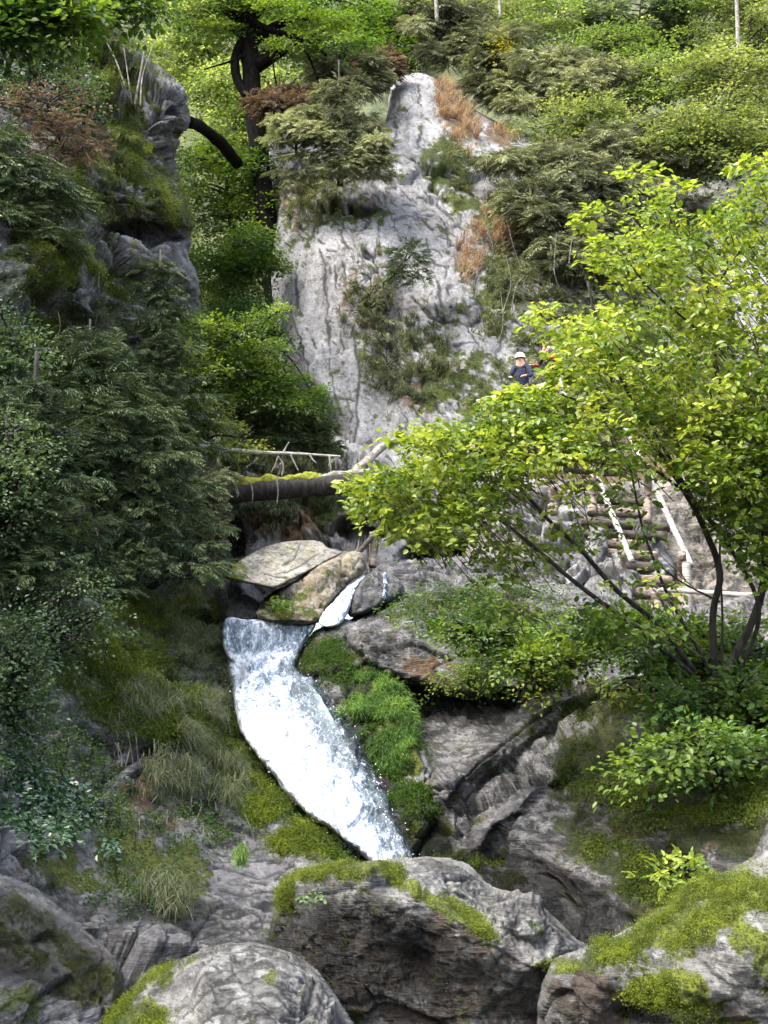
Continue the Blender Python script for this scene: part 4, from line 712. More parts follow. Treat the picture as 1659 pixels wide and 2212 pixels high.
def person(loc, face, lean, armL, armR, jacket, sleeve, trous, head_cover, label):
    """local axes: x right, y forward, z up; face = rotation about z"""
    t = empty('person', loc, label, 'person'); t.rotation_euler = (0, 0, face)
    L = lean
    hip = (0, 0, .92); ch = (0, L * .6, 1.22); nk = (0, L, 1.46); hd = (0, L + .04, 1.6); top = (0, L + .05, 1.70)
    V = [hip, ch, nk, hd, top, (-.19, L * .9, 1.40), (.19, L * .9, 1.40), armL[0], armL[1], armR[0], armR[1],
         (-.10, 0, .86), (.10, 0, .86), (-.11, .03, .48), (.11, -.02, .48), (-.11, -.02, .08), (.11, -.06, .08), (-.12, .14, .03), (.12, .10, .03)]
    E = [(0, 1), (1, 2), (2, 3), (3, 4), (2, 5), (2, 6), (5, 7), (7, 8), (6, 9), (9, 10), (0, 11), (0, 12), (11, 13), (12, 14), (13, 15), (14, 16), (15, 17), (16, 18)]
    Rr = [(.15, .11), (.16, .12), .058, (.085, .10), .06, .06, .06, .045, .028, .045, .028, .09, .09, .06, .06, .042, .042, .035, .035]
    # hands: palm and five separate fingers rooted at each wrist
    for w, e in ((8, 7), (10, 9)):
        wv = Vector(V[w]); d = (wv - Vector(V[e])).normalized(); sd = d.cross(Vector((0, 0, 1))).normalized()
        pi = len(V); V.append(tuple(wv + d * .07)); Rr.append((.035, .018)); E.append((w, pi))
        for k, (off, ln) in enumerate(((-.03, .07), (-.01, .08), (.01, .078), (.03, .06))):
            q = len(V); V.append(tuple(wv + d * .10 + sd * off)); Rr.append(.009); E.append((pi, q))
            V.append(tuple(wv + d * (.10 + ln * .8) + sd * off * 1.2 + Vector((0, 0, -.03)))); Rr.append(.008); E.append((q, q + 1))
        q = len(V); V.append(tuple(wv + d * .06 + sd * .05)); Rr.append(.010); E.append((w, q))
    b = skinned('body', V, E, Rr, M['skin'], t)
    def cloth(nm, ids, rr, mat):
        mp = {i: k for k, i in enumerate(ids)}
        return skinned(nm, [V[i] for i in ids], [(mp[a], mp[c]) for a, c in E if a in mp and c in mp], rr, mat, t)
    cloth('jacket', [0, 1, 2, 5, 6, 7, 9], [(.175, .135), (.185, .145), (.085, .085), .085, .085, .068, .068], jacket)
    for pr in ((5, 7, 8), (6, 9, 10)): skinned('sleeve', [V[pr[0]], V[pr[1]], tuple(Vector(V[pr[1]]).lerp(Vector(V[pr[2]]), .92))], [(0, 1), (1, 2)], [.08, .066, .045], sleeve, t)
    cloth('trousers', [0, 11, 12, 13, 14, 15, 16], [(.165, .125), .11, .11, .08, .08, .062, .062], trous)
    # face: nose, eyes, ears and mouth
    a = Acc()
    def blob(c, r, acc, sc_=(1, 1, 1), nseg=12):
        th = np.linspace(0, math.pi, nseg // 2 + 1)[:, None]; ph = (np.arange(nseg) / nseg * 2 * math.pi)[None]
        P = np.stack([np.sin(th) * np.cos(ph) * sc_[0], np.sin(th) * np.sin(ph) * sc_[1], np.cos(th) * np.ones_like(ph) * sc_[2]], -1) * r + np.array(c); P = P.reshape(-1, 3)
        k = nseg; i = np.arange(nseg // 2)[:, None] * k; j = np.arange(k)[None]; j2 = (j + 1) % k
        acc.add(P, [np.stack([i + j, i + k + j, i + k + j2, i + j2], -1).reshape(-1, 4)])
    hx = np.array(hd)
    def lm(nm, acc, mat):
        o = acc.build(nm, mat, None); o.parent = t; return o
    for nm, dx, dy, dz, r_, q_, mm_ in (('nose', 0, .105, -.01, .018, (.8, 1, 1.3), 'skin'), ('ear', -.088, 0, 0, .025, (.4, .8, 1.2), 'skin'), ('ear', .088, 0, 0, .025, (.4, .8, 1.2), 'skin'), ('eye', -.032, .09, .02, .012, (1, 1, 1), 'black'), ('eye', .032, .09, .02, .012, (1, 1, 1), 'black'), ('mouth', 0, .093, -.05, .016, (1.4, .5, .3), 'black')):
        a = Acc(); blob(hx + (dx, dy, dz), r_, a, q_); lm(nm, a, M[mm_])
    a = Acc(); blob(hx + (0, -.02, .04), .108, a, (.9, 1.0, 1.0)); lm('hair', a, M['hair'])
    if head_cover:
        a = Acc(); th = np.linspace(0, math.pi * .55, 9)[:, None]; ph = (np.arange(24) / 24 * 2 * math.pi)[None]
        P = np.stack([np.sin(th) * np.cos(ph) * .135, np.sin(th) * np.sin(ph) * .155 * 1.0, np.cos(th) * np.ones_like(ph) * .14], -1) + hx + np.array([0, .0, .045]); P = P.reshape(-1, 3)
        k = 24; i = np.arange(8)[:, None] * k; j = np.arange(k)[None]; j2 = (j + 1) % k
        a.add(P, [np.stack([i + j, i + k + j, i + k + j2, i + j2], -1).reshape(-1, 4)])
        lm('helmet', a, M['helmet'])
    return t
pa = W(1128, 783, YP); gz = pa[2] - 1.64
person((pa[0], YP - .02 - .1, gz), math.radians(160), .22, ((-.27, .2, 1.16), (-.16, .44, 1.10)), ((.29, .2, 1.16), (.22, .44, 1.1)), M['navy'], M['navy'], M['black'], True, 'person in navy jacket and cream helmet leaning over the platform railing')
pb = W(1192, 748, YP + .8)
pp = person((pb[0], YP + .8, pb[2] - 1.62), math.radians(120), .15, ((-.34, .2, 1.15), (-.3, .42, 1.15)), ((.36, .2, 1.15), (.3, .42, 1.12)), M['black'], M['rust'], M['black'], False, 'person with brown hair and dark jacket half hidden behind the helmeted visitor')
a = Acc(); tube(a, np.array([(-.2, .05, 1.45), (-.1, .22, 1.52), (.05, .25, 1.5), (.2, .1, 1.38)]), .022, .022); o = a.build('strap', M['white'], None); o.parent = pp
# ================================================================== VEGETATION
def ori(p): return W(*p)
def tree(name, label, cat, trunk, r0, r1, blobs, kind, mat, n, size, leaf, K=9, barkm='bark', group=None, toward=.2, flat=.35, limbs=True, w=.035, tshift=0, shell=.45, lk='rhomb'):
    """trunk: [(px,py,Y)...] from the foot up; blobs: [(px,py,rx,ry,Y,weight?)]"""
    if kind == 'spruce': size *= .7; n = int(n * 1.7); K = min(K, 7); w *= .85
    t = empty(name, W(*trunk[0]), label, cat, group)
    TP = W(*np.array(trunk, float).T)
    a = Acc(); tube(a, TP, r0, r1, sides=10, rough=.15, n=8); a.build('trunk', M[barkm], t)
    TS = smooth_line(TP, 10)
    B = Acc(); a = Acc(); ws = np.array([(b[5] if len(b) > 5 else 1) * b[2] * b[3] for b in blobs]); ws = ws / ws.sum()
    for b, wt in zip(blobs, ws):
        m = max(6, int(n * wt)); C = ell(m, b[0], b[1], b[2], b[3], b[4], shell=shell)
        c0 = W(b[0], b[1], b[4]); out = nrm((C - c0) * np.array([1, 1, .4]) + rnd(m, 3) * .2)
        tn = np.clip(.5 + tshift + fbm(C * 1.1, 3) * .5 + R_.normal(0, .08) + R_.normal(0, .08, m), 0, 1)
        if kind == 'broad': broad_sprays(a, C, size, leaf, K, tn, lk, flat, toward, dirs=out * 1.0)
        else: spruce_sprays(a, C, size, w, K, tn, dirs=out, flat=flat)
        if limbs:
            j = np.argmin(((TS - c0) ** 2).sum(1) + np.abs(TS[:, 2] - c0[2] + .3) * .5)
            s0 = TS[j]; md = (s0 + c0) / 2 + np.array([0, 0, .12]) * np.linalg.norm(c0 - s0)
            tube(B, [s0, md, c0], r1 * .9 + .012, .012, sides=5, n=4)
            for q in C[:max(2, m // 30)]: tube(B, [c0 + (s0 - c0) * .3, q], .014, .006, sides=4, n=3)
            if len(blobs) <= 8: B.build('branch', M[barkm], t); B = Acc()
    a.build('foliage', M[mat], t, smooth=False); B.build('branch', M[barkm], t)
    return t
def layers(cx, cy, rx, ry, Y, n, thin=.13, wide=.32, dY=1.5, seed=0):
    r = np.random.RandomState(seed + int(cx * 7 + cy)); out = []
    for k in range(n):
        a = r.uniform(0, 2 * math.pi); q = math.sqrt(r.uniform(0, 1)) * .85
        out.append((cx + math.cos(a) * q * rx * 1.15, cy + math.sin(a) * q * ry * 1.15, rx * wide * r.uniform(.7, 1.3), ry * thin * r.uniform(.8, 1.6) + 5, Y + r.uniform(-dY, dY)))
    return out
def spruce_layers(cx, y0, y1, wtop, wbot, Y, n, lean=0, seed=0):
    r = np.random.RandomState(seed + int(cx)); out = []
    for k in range(n):
        f = (k + .5) / n; wv = wtop + (wbot - wtop) * f
        for sg in (-1, 1):
            out.append((cx + lean * f + sg * wv * .5 * r.uniform(.7, 1.15), y0 + (y1 - y0) * f + r.uniform(-8, 8) + wv * .08, wv * .55 * r.uniform(.8, 1.2), max(7, (y1 - y0) / n * .32), Y + r.uniform(-.5, .5) * wv * mpp(Y)))
        out.append((cx + lean * f, y0 + (y1 - y0) * f, wv * .35, max(7, (y1 - y0) / n * .45), Y - wv * .4 * mpp(Y)))
    return out
def T(name, label, cat, cx, cy, rx, ry, Y, kind, mat, n, size, leaf, nl=10, base=None, r=.16, bark='bark', **kw):
    base = base or (cx, cy + ry * 1.15)
    tr = [(base[0], base[1], Y + .3), ((base[0] + cx) / 2 + rx * .05, (base[1] + cy) / 2, Y + .1), (cx, cy, Y), (cx + rx * .05, cy - ry * .8, Y)]
    return tree(name, label, cat, tr, r, r * .3, layers(cx, cy, rx, ry, Y, int(nl * 1.7), dY=rx * mpp(Y) * .5, **{k: kw.pop(k) for k in ('thin', 'wide', 'seed') if k in kw}), kind, mat, n, size, leaf, barkm=bark, **kw)
GB = 'trees on the wooded slope above the cliff'
# --- background trees behind the gap between the two walls
T('beech_tree', 'light green beech tree filling the gap left of the dark leaning trunk', 'tree', 455, 110, 120, 150, 50, 'broad', 'beechlite', 1500, .8, .17, 22, base=(470, 340), r=.2, group=GB)
T('beech_tree', 'beech tree with pale foliage directly behind the dark twin trunk', 'tree', 520, 260, 120, 130, 47, 'broad', 'beechlite', 1300, .75, .15, 18, base=(540, 420), r=.18, group=GB)
T('beech_tree', 'green beech crown at the top edge right of the dark trunk', 'tree', 700, 60, 170, 110, 50, 'broad', 'mid', 1800, .8, .17, 20, base=(720, 260), r=.2, group=GB, tshift=.1)
T('beech_tree', 'yellow green beech crown above the pinnacle of the pale cliff', 'tree', 860, 60, 110, 90, 52, 'broad', 'mid', 1100, .8, .17, 14, base=(870, 220), r=.18, group=GB, tshift=.1)
T('beech_tree', 'mid green beech deep in the gorge beside the upper cliff edge', 'tree', 490, 430, 105, 120, 40, 'broad', 'mid', 1500, .6, .13, 18, base=(520, 640), r=.14, tshift=.1, group=GB)
T('beech_tree', 'dark green beech with layered boughs halfway down the gorge', 'tree', 500, 600, 95, 110, 35, 'broad', 'mid', 1500, .55, .11, 16, base=(520, 800), r=.12, group=GB, tshift=-.02)
T('beech_tree', 'shaded beech low in the gorge against the left edge of the pale cliff', 'tree', 520, 720, 85, 60, 31, 'broad', 'mid', 900, .5, .10, 10, base=(500, 850), r=.1, group=GB, tshift=-.25)
# --- dark twin trunk
t = tree('dark_trunked_tree', 'tall tree with a thick almost black trunk and bare side limb beside the cliff top', 'tree', [(600, 720, 39), (585, 560, 39), (570, 420, 39.3), (560, 330, 39.6), (550, 250, 40), (541, 150, 40.2), (536, 50, 40.5), (534, -60, 41), (530, -200, 41)], .36, .30,
         [(480, -20, 70, 22, 40), (600, 10, 90, 18, 40), (690, 40, 70, 16, 39.5), (470, 60, 50, 14, 40), (740, 90, 60, 14, 39), (640, 100, 50, 12, 39.5), (430, 20, 50, 18, 40)], 'broad', 'mid', 1300, .6, .13, tshift=.05, barkm='blackbark')
a = Acc(); limb(a, [(538, 45, 40.3), (575, 62, 40), (620, 75, 39.8), (660, 88, 39.6), (705, 120, 39.5)], .16, .05, sides=7); limb(a, [(535, 210, 40), (512, 170, 40), (508, 125, 40), (520, 90, 40.1)], .18, .14, sides=8)
limb(a, [(620, 75, 39.8), (660, 110, 39.6), (690, 180, 39.5)], .07, .03); limb(a, [(530, 120, 40), (490, 135, 39.8), (440, 150, 39.6)], .06, .02); limb(a, [(600, 72, 39.8), (590, 130, 39.7), (600, 200, 39.7)], .05, .02); limb(a, [(560, 250, 39.8), (600, 215, 39.7), (640, 170, 39.6)], .05, .02); a.build('limb', M['blackbark'], t)
t = empty('leaning_trunk', W(500, 345, 36), 'dark bare trunk leaning from the left boulder down into the gorge', 'tree trunk')
a = Acc(); limb(a, [(512, 352, 37), (490, 325, 36), (465, 298, 35), (430, 272, 34), (405, 262, 33)], .2, .16, sides=10, rough=.15); a.build('trunk', M['blackbark'], t)
# --- pale cliff top: spruces and shrubs
tree('spruce_tree', 'bushy young spruce sitting on top of the pale cliff', 'tree', [(735, 400, 36), (735, 280, 36), (732, 130, 36.2)], .10, .03, spruce_layers(735, 165, 375, 40, 150, 35.8, 7), 'spruce', 'olive', 1000, .48, 0, K=8, w=.032, tshift=-.02)
tree('spruce_tree', 'low yellow green spruce bough hanging over the top left corner of the cliff', 'tree', [(640, 330, 36), (640, 280, 36), (640, 240, 36)], .05, .02, [(610, 260, 40, 12, 35.8), (650, 272, 55, 15, 35.6), (690, 290, 60, 14, 35.5), (600, 300, 30, 10, 35.7), (660, 240, 40, 10, 36)], 'spruce', 'olive', 600, .42, 0, K=8, w=.032, tshift=.3)
tree('spruce_tree', 'spruce bough sticking out right of the young cliff top spruce', 'tree', [(770, 370, 35.5), (790, 340, 35.3), (820, 320, 35)], .04, .02, [(790, 325, 45, 14, 35.3), (810, 350, 30, 12, 35.1), (760, 350, 50, 14, 35.3), (815, 300, 26, 10, 35)], 'spruce', 'olive', 450, .42, 0, K=8, w=.032, tshift=.2)
T('russet_bush', 'russet brown bush left of the dark spruce on the cliff top', 'bush', 605, 212, 75, 26, 38.5, 'spruce', 'red', 450, .6, 0, 7, r=.04, thin=.4, w=.04)
T('russet_bush', 'orange brown bush at the top left of the cliff pinnacle', 'bush', 810, 160, 60, 35, 44, 'spruce', 'red', 450, .7, 0, 7, r=.04, thin=.4, w=.05, tshift=.15)
T('spruce_tree', 'olive spruce crown behind the cliff pinnacle on its left', 'tree', 745, 150, 90, 70, 42, 'spruce', 'olive', 1000, .6, 0, 12, r=.08, w=.04)
# --- wooded slope upper right
SL = [('spruce', 'olive', 965, 70, 80, 60, 48, 'grey green spruce just right of the pinnacle', 0), ('broad', 'mid', 1040, 40, 120, 70, 51, 'leafy green tree at the top edge above the slope, nearest the middle', .15),
      ('spruce', 'olive', 1100, 140, 80, 70, 46, 'olive spruce above the bare russet patch', .0), ('broad', 'yellow', 1075, 105, 22, 10, 45.5, 'small tree with yellow autumn leaves high on the slope', .15),
      ('broad', 'beechlite', 1200, 60, 130, 60, 50, 'sunlit light green tree near the middle of the top edge', -.1), ('spruce', 'olive', 1200, 170, 110, 70, 45, 'broad drooping spruce with grey green boughs in the middle of the slope', .15),
      ('spruce', 'spruce', 1380, 60, 90, 70, 49, 'dark spruce at the top edge between two light green trees', .25), ('broad', 'beechlite', 1520, 60, 130, 80, 49, 'light green tree in the upper right corner', -.15),
      ('broad', 'beechlite', 1440, 170, 90, 50, 44, 'tree with yellow tinged layered boughs right of the drooping spruce', 0), ('spruce', 'olive', 1330, 200, 110, 70, 44, 'silvery green spruce in the centre of the wooded slope', .25),
      ('broad', 'mid', 1590, 190, 110, 80, 42, 'dense green tree against the right edge, upper of two', .12), ('broad', 'mid', 1255, 270, 110, 40, 41, 'low spreading green tree just right of the russet patch', 0), ('broad', 'mid', 1560, 300, 130, 70, 39, 'dense green tree against the right edge, just above the lime tree', .08),
      ('spruce', 'olive', 1420, 320, 130, 60, 40, 'shadowy spruce above the lime green tree top', -.05), ('spruce', 'olive', 1190, 355, 115, 36, 38.5, 'low olive brown shrubby spruce below the low spreading tree', .02),
      ('spruce', 'olive', 1300, 420, 120, 50, 37.5, 'brownish spruce left of the lime tree top', -.1), ('spruce', 'olive', 1180, 445, 85, 45, 36.8, 'brown green bush over the russet grass ledge', -.12), ('broad', 'mid', 1620, 60, 100, 90, 47, 'green tree cut off by the right edge in the upper corner', .1),
      ('spruce', 'olive', 960, 40, 80, 60, 51, 'spruce at the top edge with a thin pale trunk', .0), ('spruce', 'olive', 1260, 520, 90, 60, 36, 'dull olive bush left of the lime tree crown', -.1), ('broad', 'mid', 1240, 225, 60, 20, 43, 'small bright sapling under the drooping spruce', .25),
      ('broad', 'beechlite', 1330, 110, 100, 40, 47.5, 'pale leafy tree between the dark spruce and the silvery spruce', -.2)]
for i, (kd, mt_, cx, cy, rx, ry, Y, lab, ts) in enumerate(SL):
    sp = kd == 'spruce'; ar = rx * ry
    T('spruce_tree' if sp else 'broadleaf_tree', lab, 'tree', cx, cy, rx * 1.1, ry * 1.1, Y, kd, 'hillleaf' if mt_ == 'mid' else mt_, int(ar / (6.5 if sp else 7.5)), .75 if sp else .7, .14, 16, r=.10, thin=.17, w=.042, group=GB, tshift=ts, bark='palebark' if i % 3 == 1 else 'bark')
# russet grass and dead bracken on the cliff shoulder
def stuff(name, acc, mat, label=None): return tag(acc.build(name, M[mat], smooth=False), label, None, None, 'stuff')
a = Acc(); C, Nn = on_relief('cliff', [(985, 250, 35, 80, -20), (1090, 285, 30, 25), (1080, 490, 60, 40), (1010, 560, 25, 40), (1230, 380, 90, 40)], 420, thr=.05, soft=.5)
grass(a, C, .65, .022, 12, out=Nn, spread=.5, droop=1.0); stuff('dead_grass', a, 'deadgrass')
a = Acc(); C, Nn = on_relief('cliff', [(800, 640, 60, 90), (830, 760, 40, 120), (1120, 620, 90, 120), (900, 780, 80, 100), (1250, 650, 200, 150), (650, 430, 50, 80), (990, 370, 50, 60)], 1100, thr=.0, soft=.5)
grass(a, C, .5, .022, 12, out=Nn, spread=.6, droop=1.1); stuff('dry_grass', a, 'greygrass')
a = Acc(); C, Nn = on_relief('cliff', [(1330, 480, 250, 150), (1350, 720, 230, 180), (1120, 620, 45, 80, 0, .5), (820, 720, 36, 120, 0, .12), (690, 400, 70, 30, 0, .6), (980, 370, 30, 40, 0, .3)], 4200, thr=.05, soft=.4, off=.2)
spruce_sprays(a, C, .36, .03, 6, flat=.5, tint=np.clip(.6 + fbm(C * .8, 2) * .4, 0, 1)); stuff('undergrowth', a, 'olive')
a = Acc(); C, Nn = on_relief('cliff', [(1250, 640, 300, 120), (1200, 760, 200, 90)], 300, thr=.1, off=.8)
for c in C[:22]: tube(a, [c, c + np.array([R_.uniform(-.3, .3), -.3, R_.uniform(.4, .8)]), c + np.array([R_.uniform(-.7, .7), -.4, R_.uniform(.7, 1.6)])], .016, .006, sides=4, n=3)
stuff('dry_stem', a, 'palebark')
tree('spruce_tree', 'small sparse dark spruce hanging from the middle of the pale cliff', 'tree', [(842, 672, 33), (833, 640, 33), (828, 612, 33), (845, 600, 32.9), (875, 560, 32.8)], .035, .015, [(880, 560, 40, 32, 32.8), (860, 590, 24, 18, 32.8), (905, 600, 26, 18, 32.8), (890, 530, 20, 14, 32.8)], 'spruce', 'spruce', 75, .55, 0, K=7, w=.028, limbs=True, tshift=.15)
T('bramble_bush', 'dry brown twiggy bush hanging in the middle of the pale cliff', 'bush', 800, 640, 50, 60, 33.6, 'spruce', 'olive', 45, .34, 0, 8, r=.02, thin=.3, w=.022, tshift=-.05)
T('bramble_bush', 'olive bush trailing down the dark seam of the pale cliff', 'bush', 835, 760, 36, 70, 31.9, 'spruce', 'olive', 50, .34, 0, 8, r=.02, thin=.3, w=.022, tshift=-.15)
# ------------------------------------------------------------------ LEFT WALL vegetation
GL = 'plants on the left gorge wall'
t = tree('leafy_sapling', 'bare stemmed sapling with three thin pale stems behind the overhanging boulder', 'tree', [(290, 232, 27.5), (305, 150, 27.5), (325, 40, 27.6), (360, -40, 27.8)], 0.03, .012, [(300, -20, 70, 18, 28), (380, 20, 60, 14, 28), (230, 30, 60, 16, 27.6), (420, -30, 60, 20, 28)], 'broad', 'beechlite', 500, .5, .10, barkm='palebark')
a = Acc(); limb(a, [(280, 215, 27.4), (250, 130, 27.4), (215, 60, 27.5), (190, -20, 27.6)], .022, .01); limb(a, [(285, 225, 27.4), (270, 120, 27.5), (262, 60, 27.5)], .018, .008); limb(a, [(303, 230, 27.3), (308, 165, 27.4), (330, 100, 27.4), (372, 0, 27.5)], .02, .008); a.build('stem', M['palebark'], t)
T('overhanging_branch', 'dark leafy branch reaching into the upper left corner', 'branch', 60, 40, 130, 60, 11, 'broad', 'mid', 520, .35, .085, 12, base=(-160, -60), r=.03, group=None, tshift=-.1, lk='oval')
T('overhanging_branch', 'dark leaves dangling from the top edge above the thin stems', 'branch', 240, 5, 90, 26, 11.5, 'broad', 'mid', 160, .35, .08, 6, base=(120, -80), r=.02, tshift=-.1, lk='oval')
T('leafy_bush', 'pale green bush high on the left wall under the dark corner leaves', 'bush', 60, 150, 120, 80, 24, 'broad', 'bluish', 420, .5, .10, 12, r=.05, group=GL, tshift=.25)
T('russet_bush', 'reddish leaved bush on the left edge above the spruce boughs', 'bush', 100, 215, 95, 40, 22.5, 'broad', 'red', 120, .4, .07, 9, r=.03, thin=.3, group=GL)
T('russet_bush', 'thin reddish twigs below the red leaved bush at the left', 'bush', 130, 300, 110, 45, 21.5, 'spruce', 'red', 110, .4, 0, 8, r=.02, thin=.3, w=.018, group=GL)
T('leafy_bush', 'leafy bush between the moss cushions and the left edge', 'bush', 165, 225, 50, 40, 23.5, 'broad', 'bluish', 320, .4, .08, 8, r=.03, group=GL, tshift=.3)
tree('spruce_tree', 'spruce with long drooping boughs at the left edge above the dark overhang', 'tree', [(-60, 620, 19), (-60, 400, 19), (-60, 200, 19)], .1, .04, [(20, 350, 90, 22, 19.5), (60, 400, 100, 22, 19.6), (110, 440, 90, 22, 20), (0, 460, 90, 24, 19.3), (80, 500, 90, 22, 19.8), (140, 420, 60, 16, 20.4), (30, 550, 70, 22, 19.6), (0, 300, 60, 20, 19.4), (120, 540, 50, 18, 20.2)], 'spruce', 'spruce', 750, .46, 0, K=10, w=.026, group=GL, tshift=.35)
tree('spruce_tree', 'slender young spruce with a pale trunk in the middle of the left wall', 'tree', [(338, 1000, 22.2), (342, 850, 22.2), (345, 700, 22.3), (347, 540, 22.4)], .06, .02, spruce_layers(345, 560, 960, 30, 170, 22.2, 12), 'spruce', 'spruce', 800, .38, 0, K=9, w=.024, barkm='twig', tshift=.18)
tree('spruce_tree', 'dark spruce spreading over the left edge at mid height', 'tree', [(60, 1250, 15.5), (70, 1000, 15.8), (80, 760, 16)], .09, .03, spruce_layers(70, 820, 1270, 80, 250, 15.6, 12), 'spruce', 'spruce', 950, .34, 0, K=10, w=.02, tshift=.12)
tree('spruce_tree', 'wide dark spruce left of the fallen log', 'tree', [(330, 1270, 19.3), (335, 1100, 19.4), (340, 930, 19.6)], .09, .03, spruce_layers(310, 960, 1240, 100, 230, 19.0, 9) + [(415, 1050, 40, 18, 20.4), (430, 1100, 30, 18, 20.6)], 'spruce', 'spruce', 620, .38, 0, K=10, w=.024, tshift=.1)
tree('spruce_tree', 'small grey green spruce between the slender spruce and the left edge', 'tree', [(190, 980, 18.6), (192, 850, 18.8), (195, 690, 19)], .05, .02, spruce_layers(195, 720, 980, 60, 220, 18.8, 8), 'spruce', 'spruce', 900, .45, 0, K=9, w=.022, group=GL, tshift=.25)
tree('beech_tree', 'beech sapling with bright layered boughs leaning from the left wall toward the cliff', 'tree', [(380, 960, 24), (430, 860, 24.4), (500, 790, 24.8), (590, 740, 25.2)], .07, .02,
     [(420, 730, 55, 16, 24.5), (480, 760, 70, 14, 24.8), (530, 790, 70, 16, 25), (440, 790, 60, 16, 24.5), (590, 820, 70, 16, 25.3), (520, 840, 80, 16, 25), (640, 850, 60, 14, 25.5), (450, 860, 60, 16, 24.6), (600, 870, 80, 14, 25.3), (560, 750, 50, 12, 25.2), (690, 880, 28, 8, 25.8), (400, 690, 36, 12, 24.6)], 'broad', 'mid', 1500, .42, .085, K=10, tshift=.16, flat=.25)
tree('beech_tree', 'yellow green beech twigs crossing the left edge of the pale cliff', 'tree', [(500, 740, 24.2), (540, 710, 24.2), (615, 668, 24.3)], .03, .01, [(600, 672, 22, 7, 24.2), (560, 690, 32, 9, 24.2), (520, 712, 36, 9, 24.2), (470, 700, 36, 9, 24.2), (400, 760, 32, 11, 23.8), (430, 800, 50, 11, 23.8)], 'broad', 'lime', 340, .35, .08, K=9, tshift=-.05, flat=.3)
tree('beech_tree', 'yellowing twigs low on the left wall above the white dead branch', 'tree', [(420, 960, 23), (480, 940, 23), (560, 960, 23)], .03, .01, [(400, 880, 60, 14, 23), (450, 920, 60, 12, 23), (520, 962, 44, 7, 22.7), (470, 975, 40, 7, 22.7)], 'broad', 'yellow', 300, .35, .08, K=8, tshift=-.2, flat=.3)
tree('spruce_tree', 'dark drooping spruce boughs above the fallen log', 'tree', [(480, 1000, 25), (540, 930, 25.5), (620, 890, 26)], .05, .02, [(560, 900, 60, 18, 25.8), (620, 910, 60, 20, 26), (680, 920, 40, 24, 26.4), (600, 945, 60, 18, 25.8), (660, 950, 40, 16, 26.2), (700, 965, 36, 14, 26.4)], 'spruce', 'spruce', 650, .38, 0, K=9, w=.022, tshift=.2)
tree('spruce_tree', 'fern like spruce twigs fringing the wall edge left of the tan slab', 'tree', [(440, 1260, 21.8), (455, 1150, 21.8), (460, 1060, 21.8)], .03, .01, [(462, 1080, 20, 16, 21.6), (466, 1120, 16, 22, 21.5), (462, 1170, 14, 26, 21.3), (440, 1130, 26, 26, 21.3), (440, 1060, 40, 20, 21.6), (470, 1030, 40, 14, 22)], 'spruce', 'olive', 420, .35, 0, K=9, w=.024, tshift=-.05)
t = empty('ivy_bush', W(60, 1850, 11.5), 'glossy dark ivy cascading diagonally down the left edge in the lower half', 'bush'); a = Acc()
C = inpoly(900, [(-160, 1440), (20, 1530), (90, 1590), (140, 1650), (190, 1720), (262, 1812), (236, 1850), (150, 1800), (60, 1850), (-160, 1930)], lambda x, y: REL['left']['Y'](x, y) - .45, .25, -.25, 1.6, margin=8)
broad_sprays(a, C, .22, .06, 9, np.clip(.55 + fbm(C * 2, 2) * .5, 0, 1), 'oval', .7, .3, dirs=np.tile([.5, -.4, -.5], (len(C), 1))); a.build('foliage', M['ivy'], t, smooth=False)

T('leafy_bush', 'bluish green bush on the left edge right above the ivy bush', 'bush', 30, 1450, 90, 110, 12.8, 'broad', 'bluish', 330, .32, .06, 16, r=.03, group=GL, thin=.25, tshift=.1)
T('leafy_bush', 'shady bush on the left edge below the spruce boughs', 'bush', 20, 740, 80, 80, 18, 'broad', 'bluish', 300, .4, .075, 12, r=.03, group=GL, thin=.25, tshift=.15)
T('leafy_bush', 'dim green bush at the left edge level with the fallen log', 'bush', 10, 1010, 90, 120, 14.8, 'broad', 'bluish', 330, .36, .06, 20, r=.03, group=GL, thin=.2, tshift=.2)
T('leafy_bush', 'loose leafy bush over the pale stones beside the mossy ledge', 'bush', 120, 1330, 120, 90, 14.8, 'broad', 'bluish', 300, .3, .05, 16, r=.03, group=GL, thin=.2, tshift=.1)
# ground cover on the left wall
LV = [(100, 400, 200, 200, 0, .7), (60, 620, 120, 60), (230, 600, 150, 60), (100, 700, 200, 60), (330, 700, 90, 120), (200, 900, 260, 200), (350, 1100, 160, 180), (100, 1250, 200, 160), (350, 1300, 130, 70), (250, 1450, 230, 150), (120, 1600, 250, 120), (350, 1580, 130, 80), (330, 1750, 180, 110), (560, 1680, 70, 100, -38, .7), (430, 1830, 120, 60, 0, .6), (300, 1930, 130, 80, 0, .5), (200, 200, 150, 90, 0, .5), (390, 380, 30, 90, 0, .6), (440, 1350, 60, 150, 0, .8)]
LX = [(480, 1950, 110, 110), (520, 1715, 40, 22), (320, 505, 110, 28), (420, 640, 20, 40), (360, 230, 55, 60), (110, 790, 50, 50)]
a = Acc(); C, Nn = on_relief('left', LV, 9000, thr=-.15, freq=1.3, invert=LX, off=.06); broad_sprays(a, C, .17, .035, 6, flat=.8, updir=(.3, -.7, .6)); stuff('ground_cover', a, 'mid')
a = Acc(); C, Nn = on_relief('left', LV, 6000, thr=-.05, freq=.8, invert=LX, off=.06); broad_sprays(a, C, .14, .03, 6, flat=.8, updir=(.3, -.7, .6)); stuff('ground_cover', a, 'bluish')
MS = [(60, 610, 90, 45), (220, 600, 100, 40), (110, 720, 70, 35), (215, 212, 40, 16), (240, 242, 40, 16), (295, 300, 38, 80, -12), (370, 430, 30, 70, -20), (350, 1310, 110, 50), (260, 1460, 130, 110), (330, 1560, 90, 55), (560, 1690, 70, 110, -38), (660, 1810, 80, 50), (480, 1620, 60, 60)]
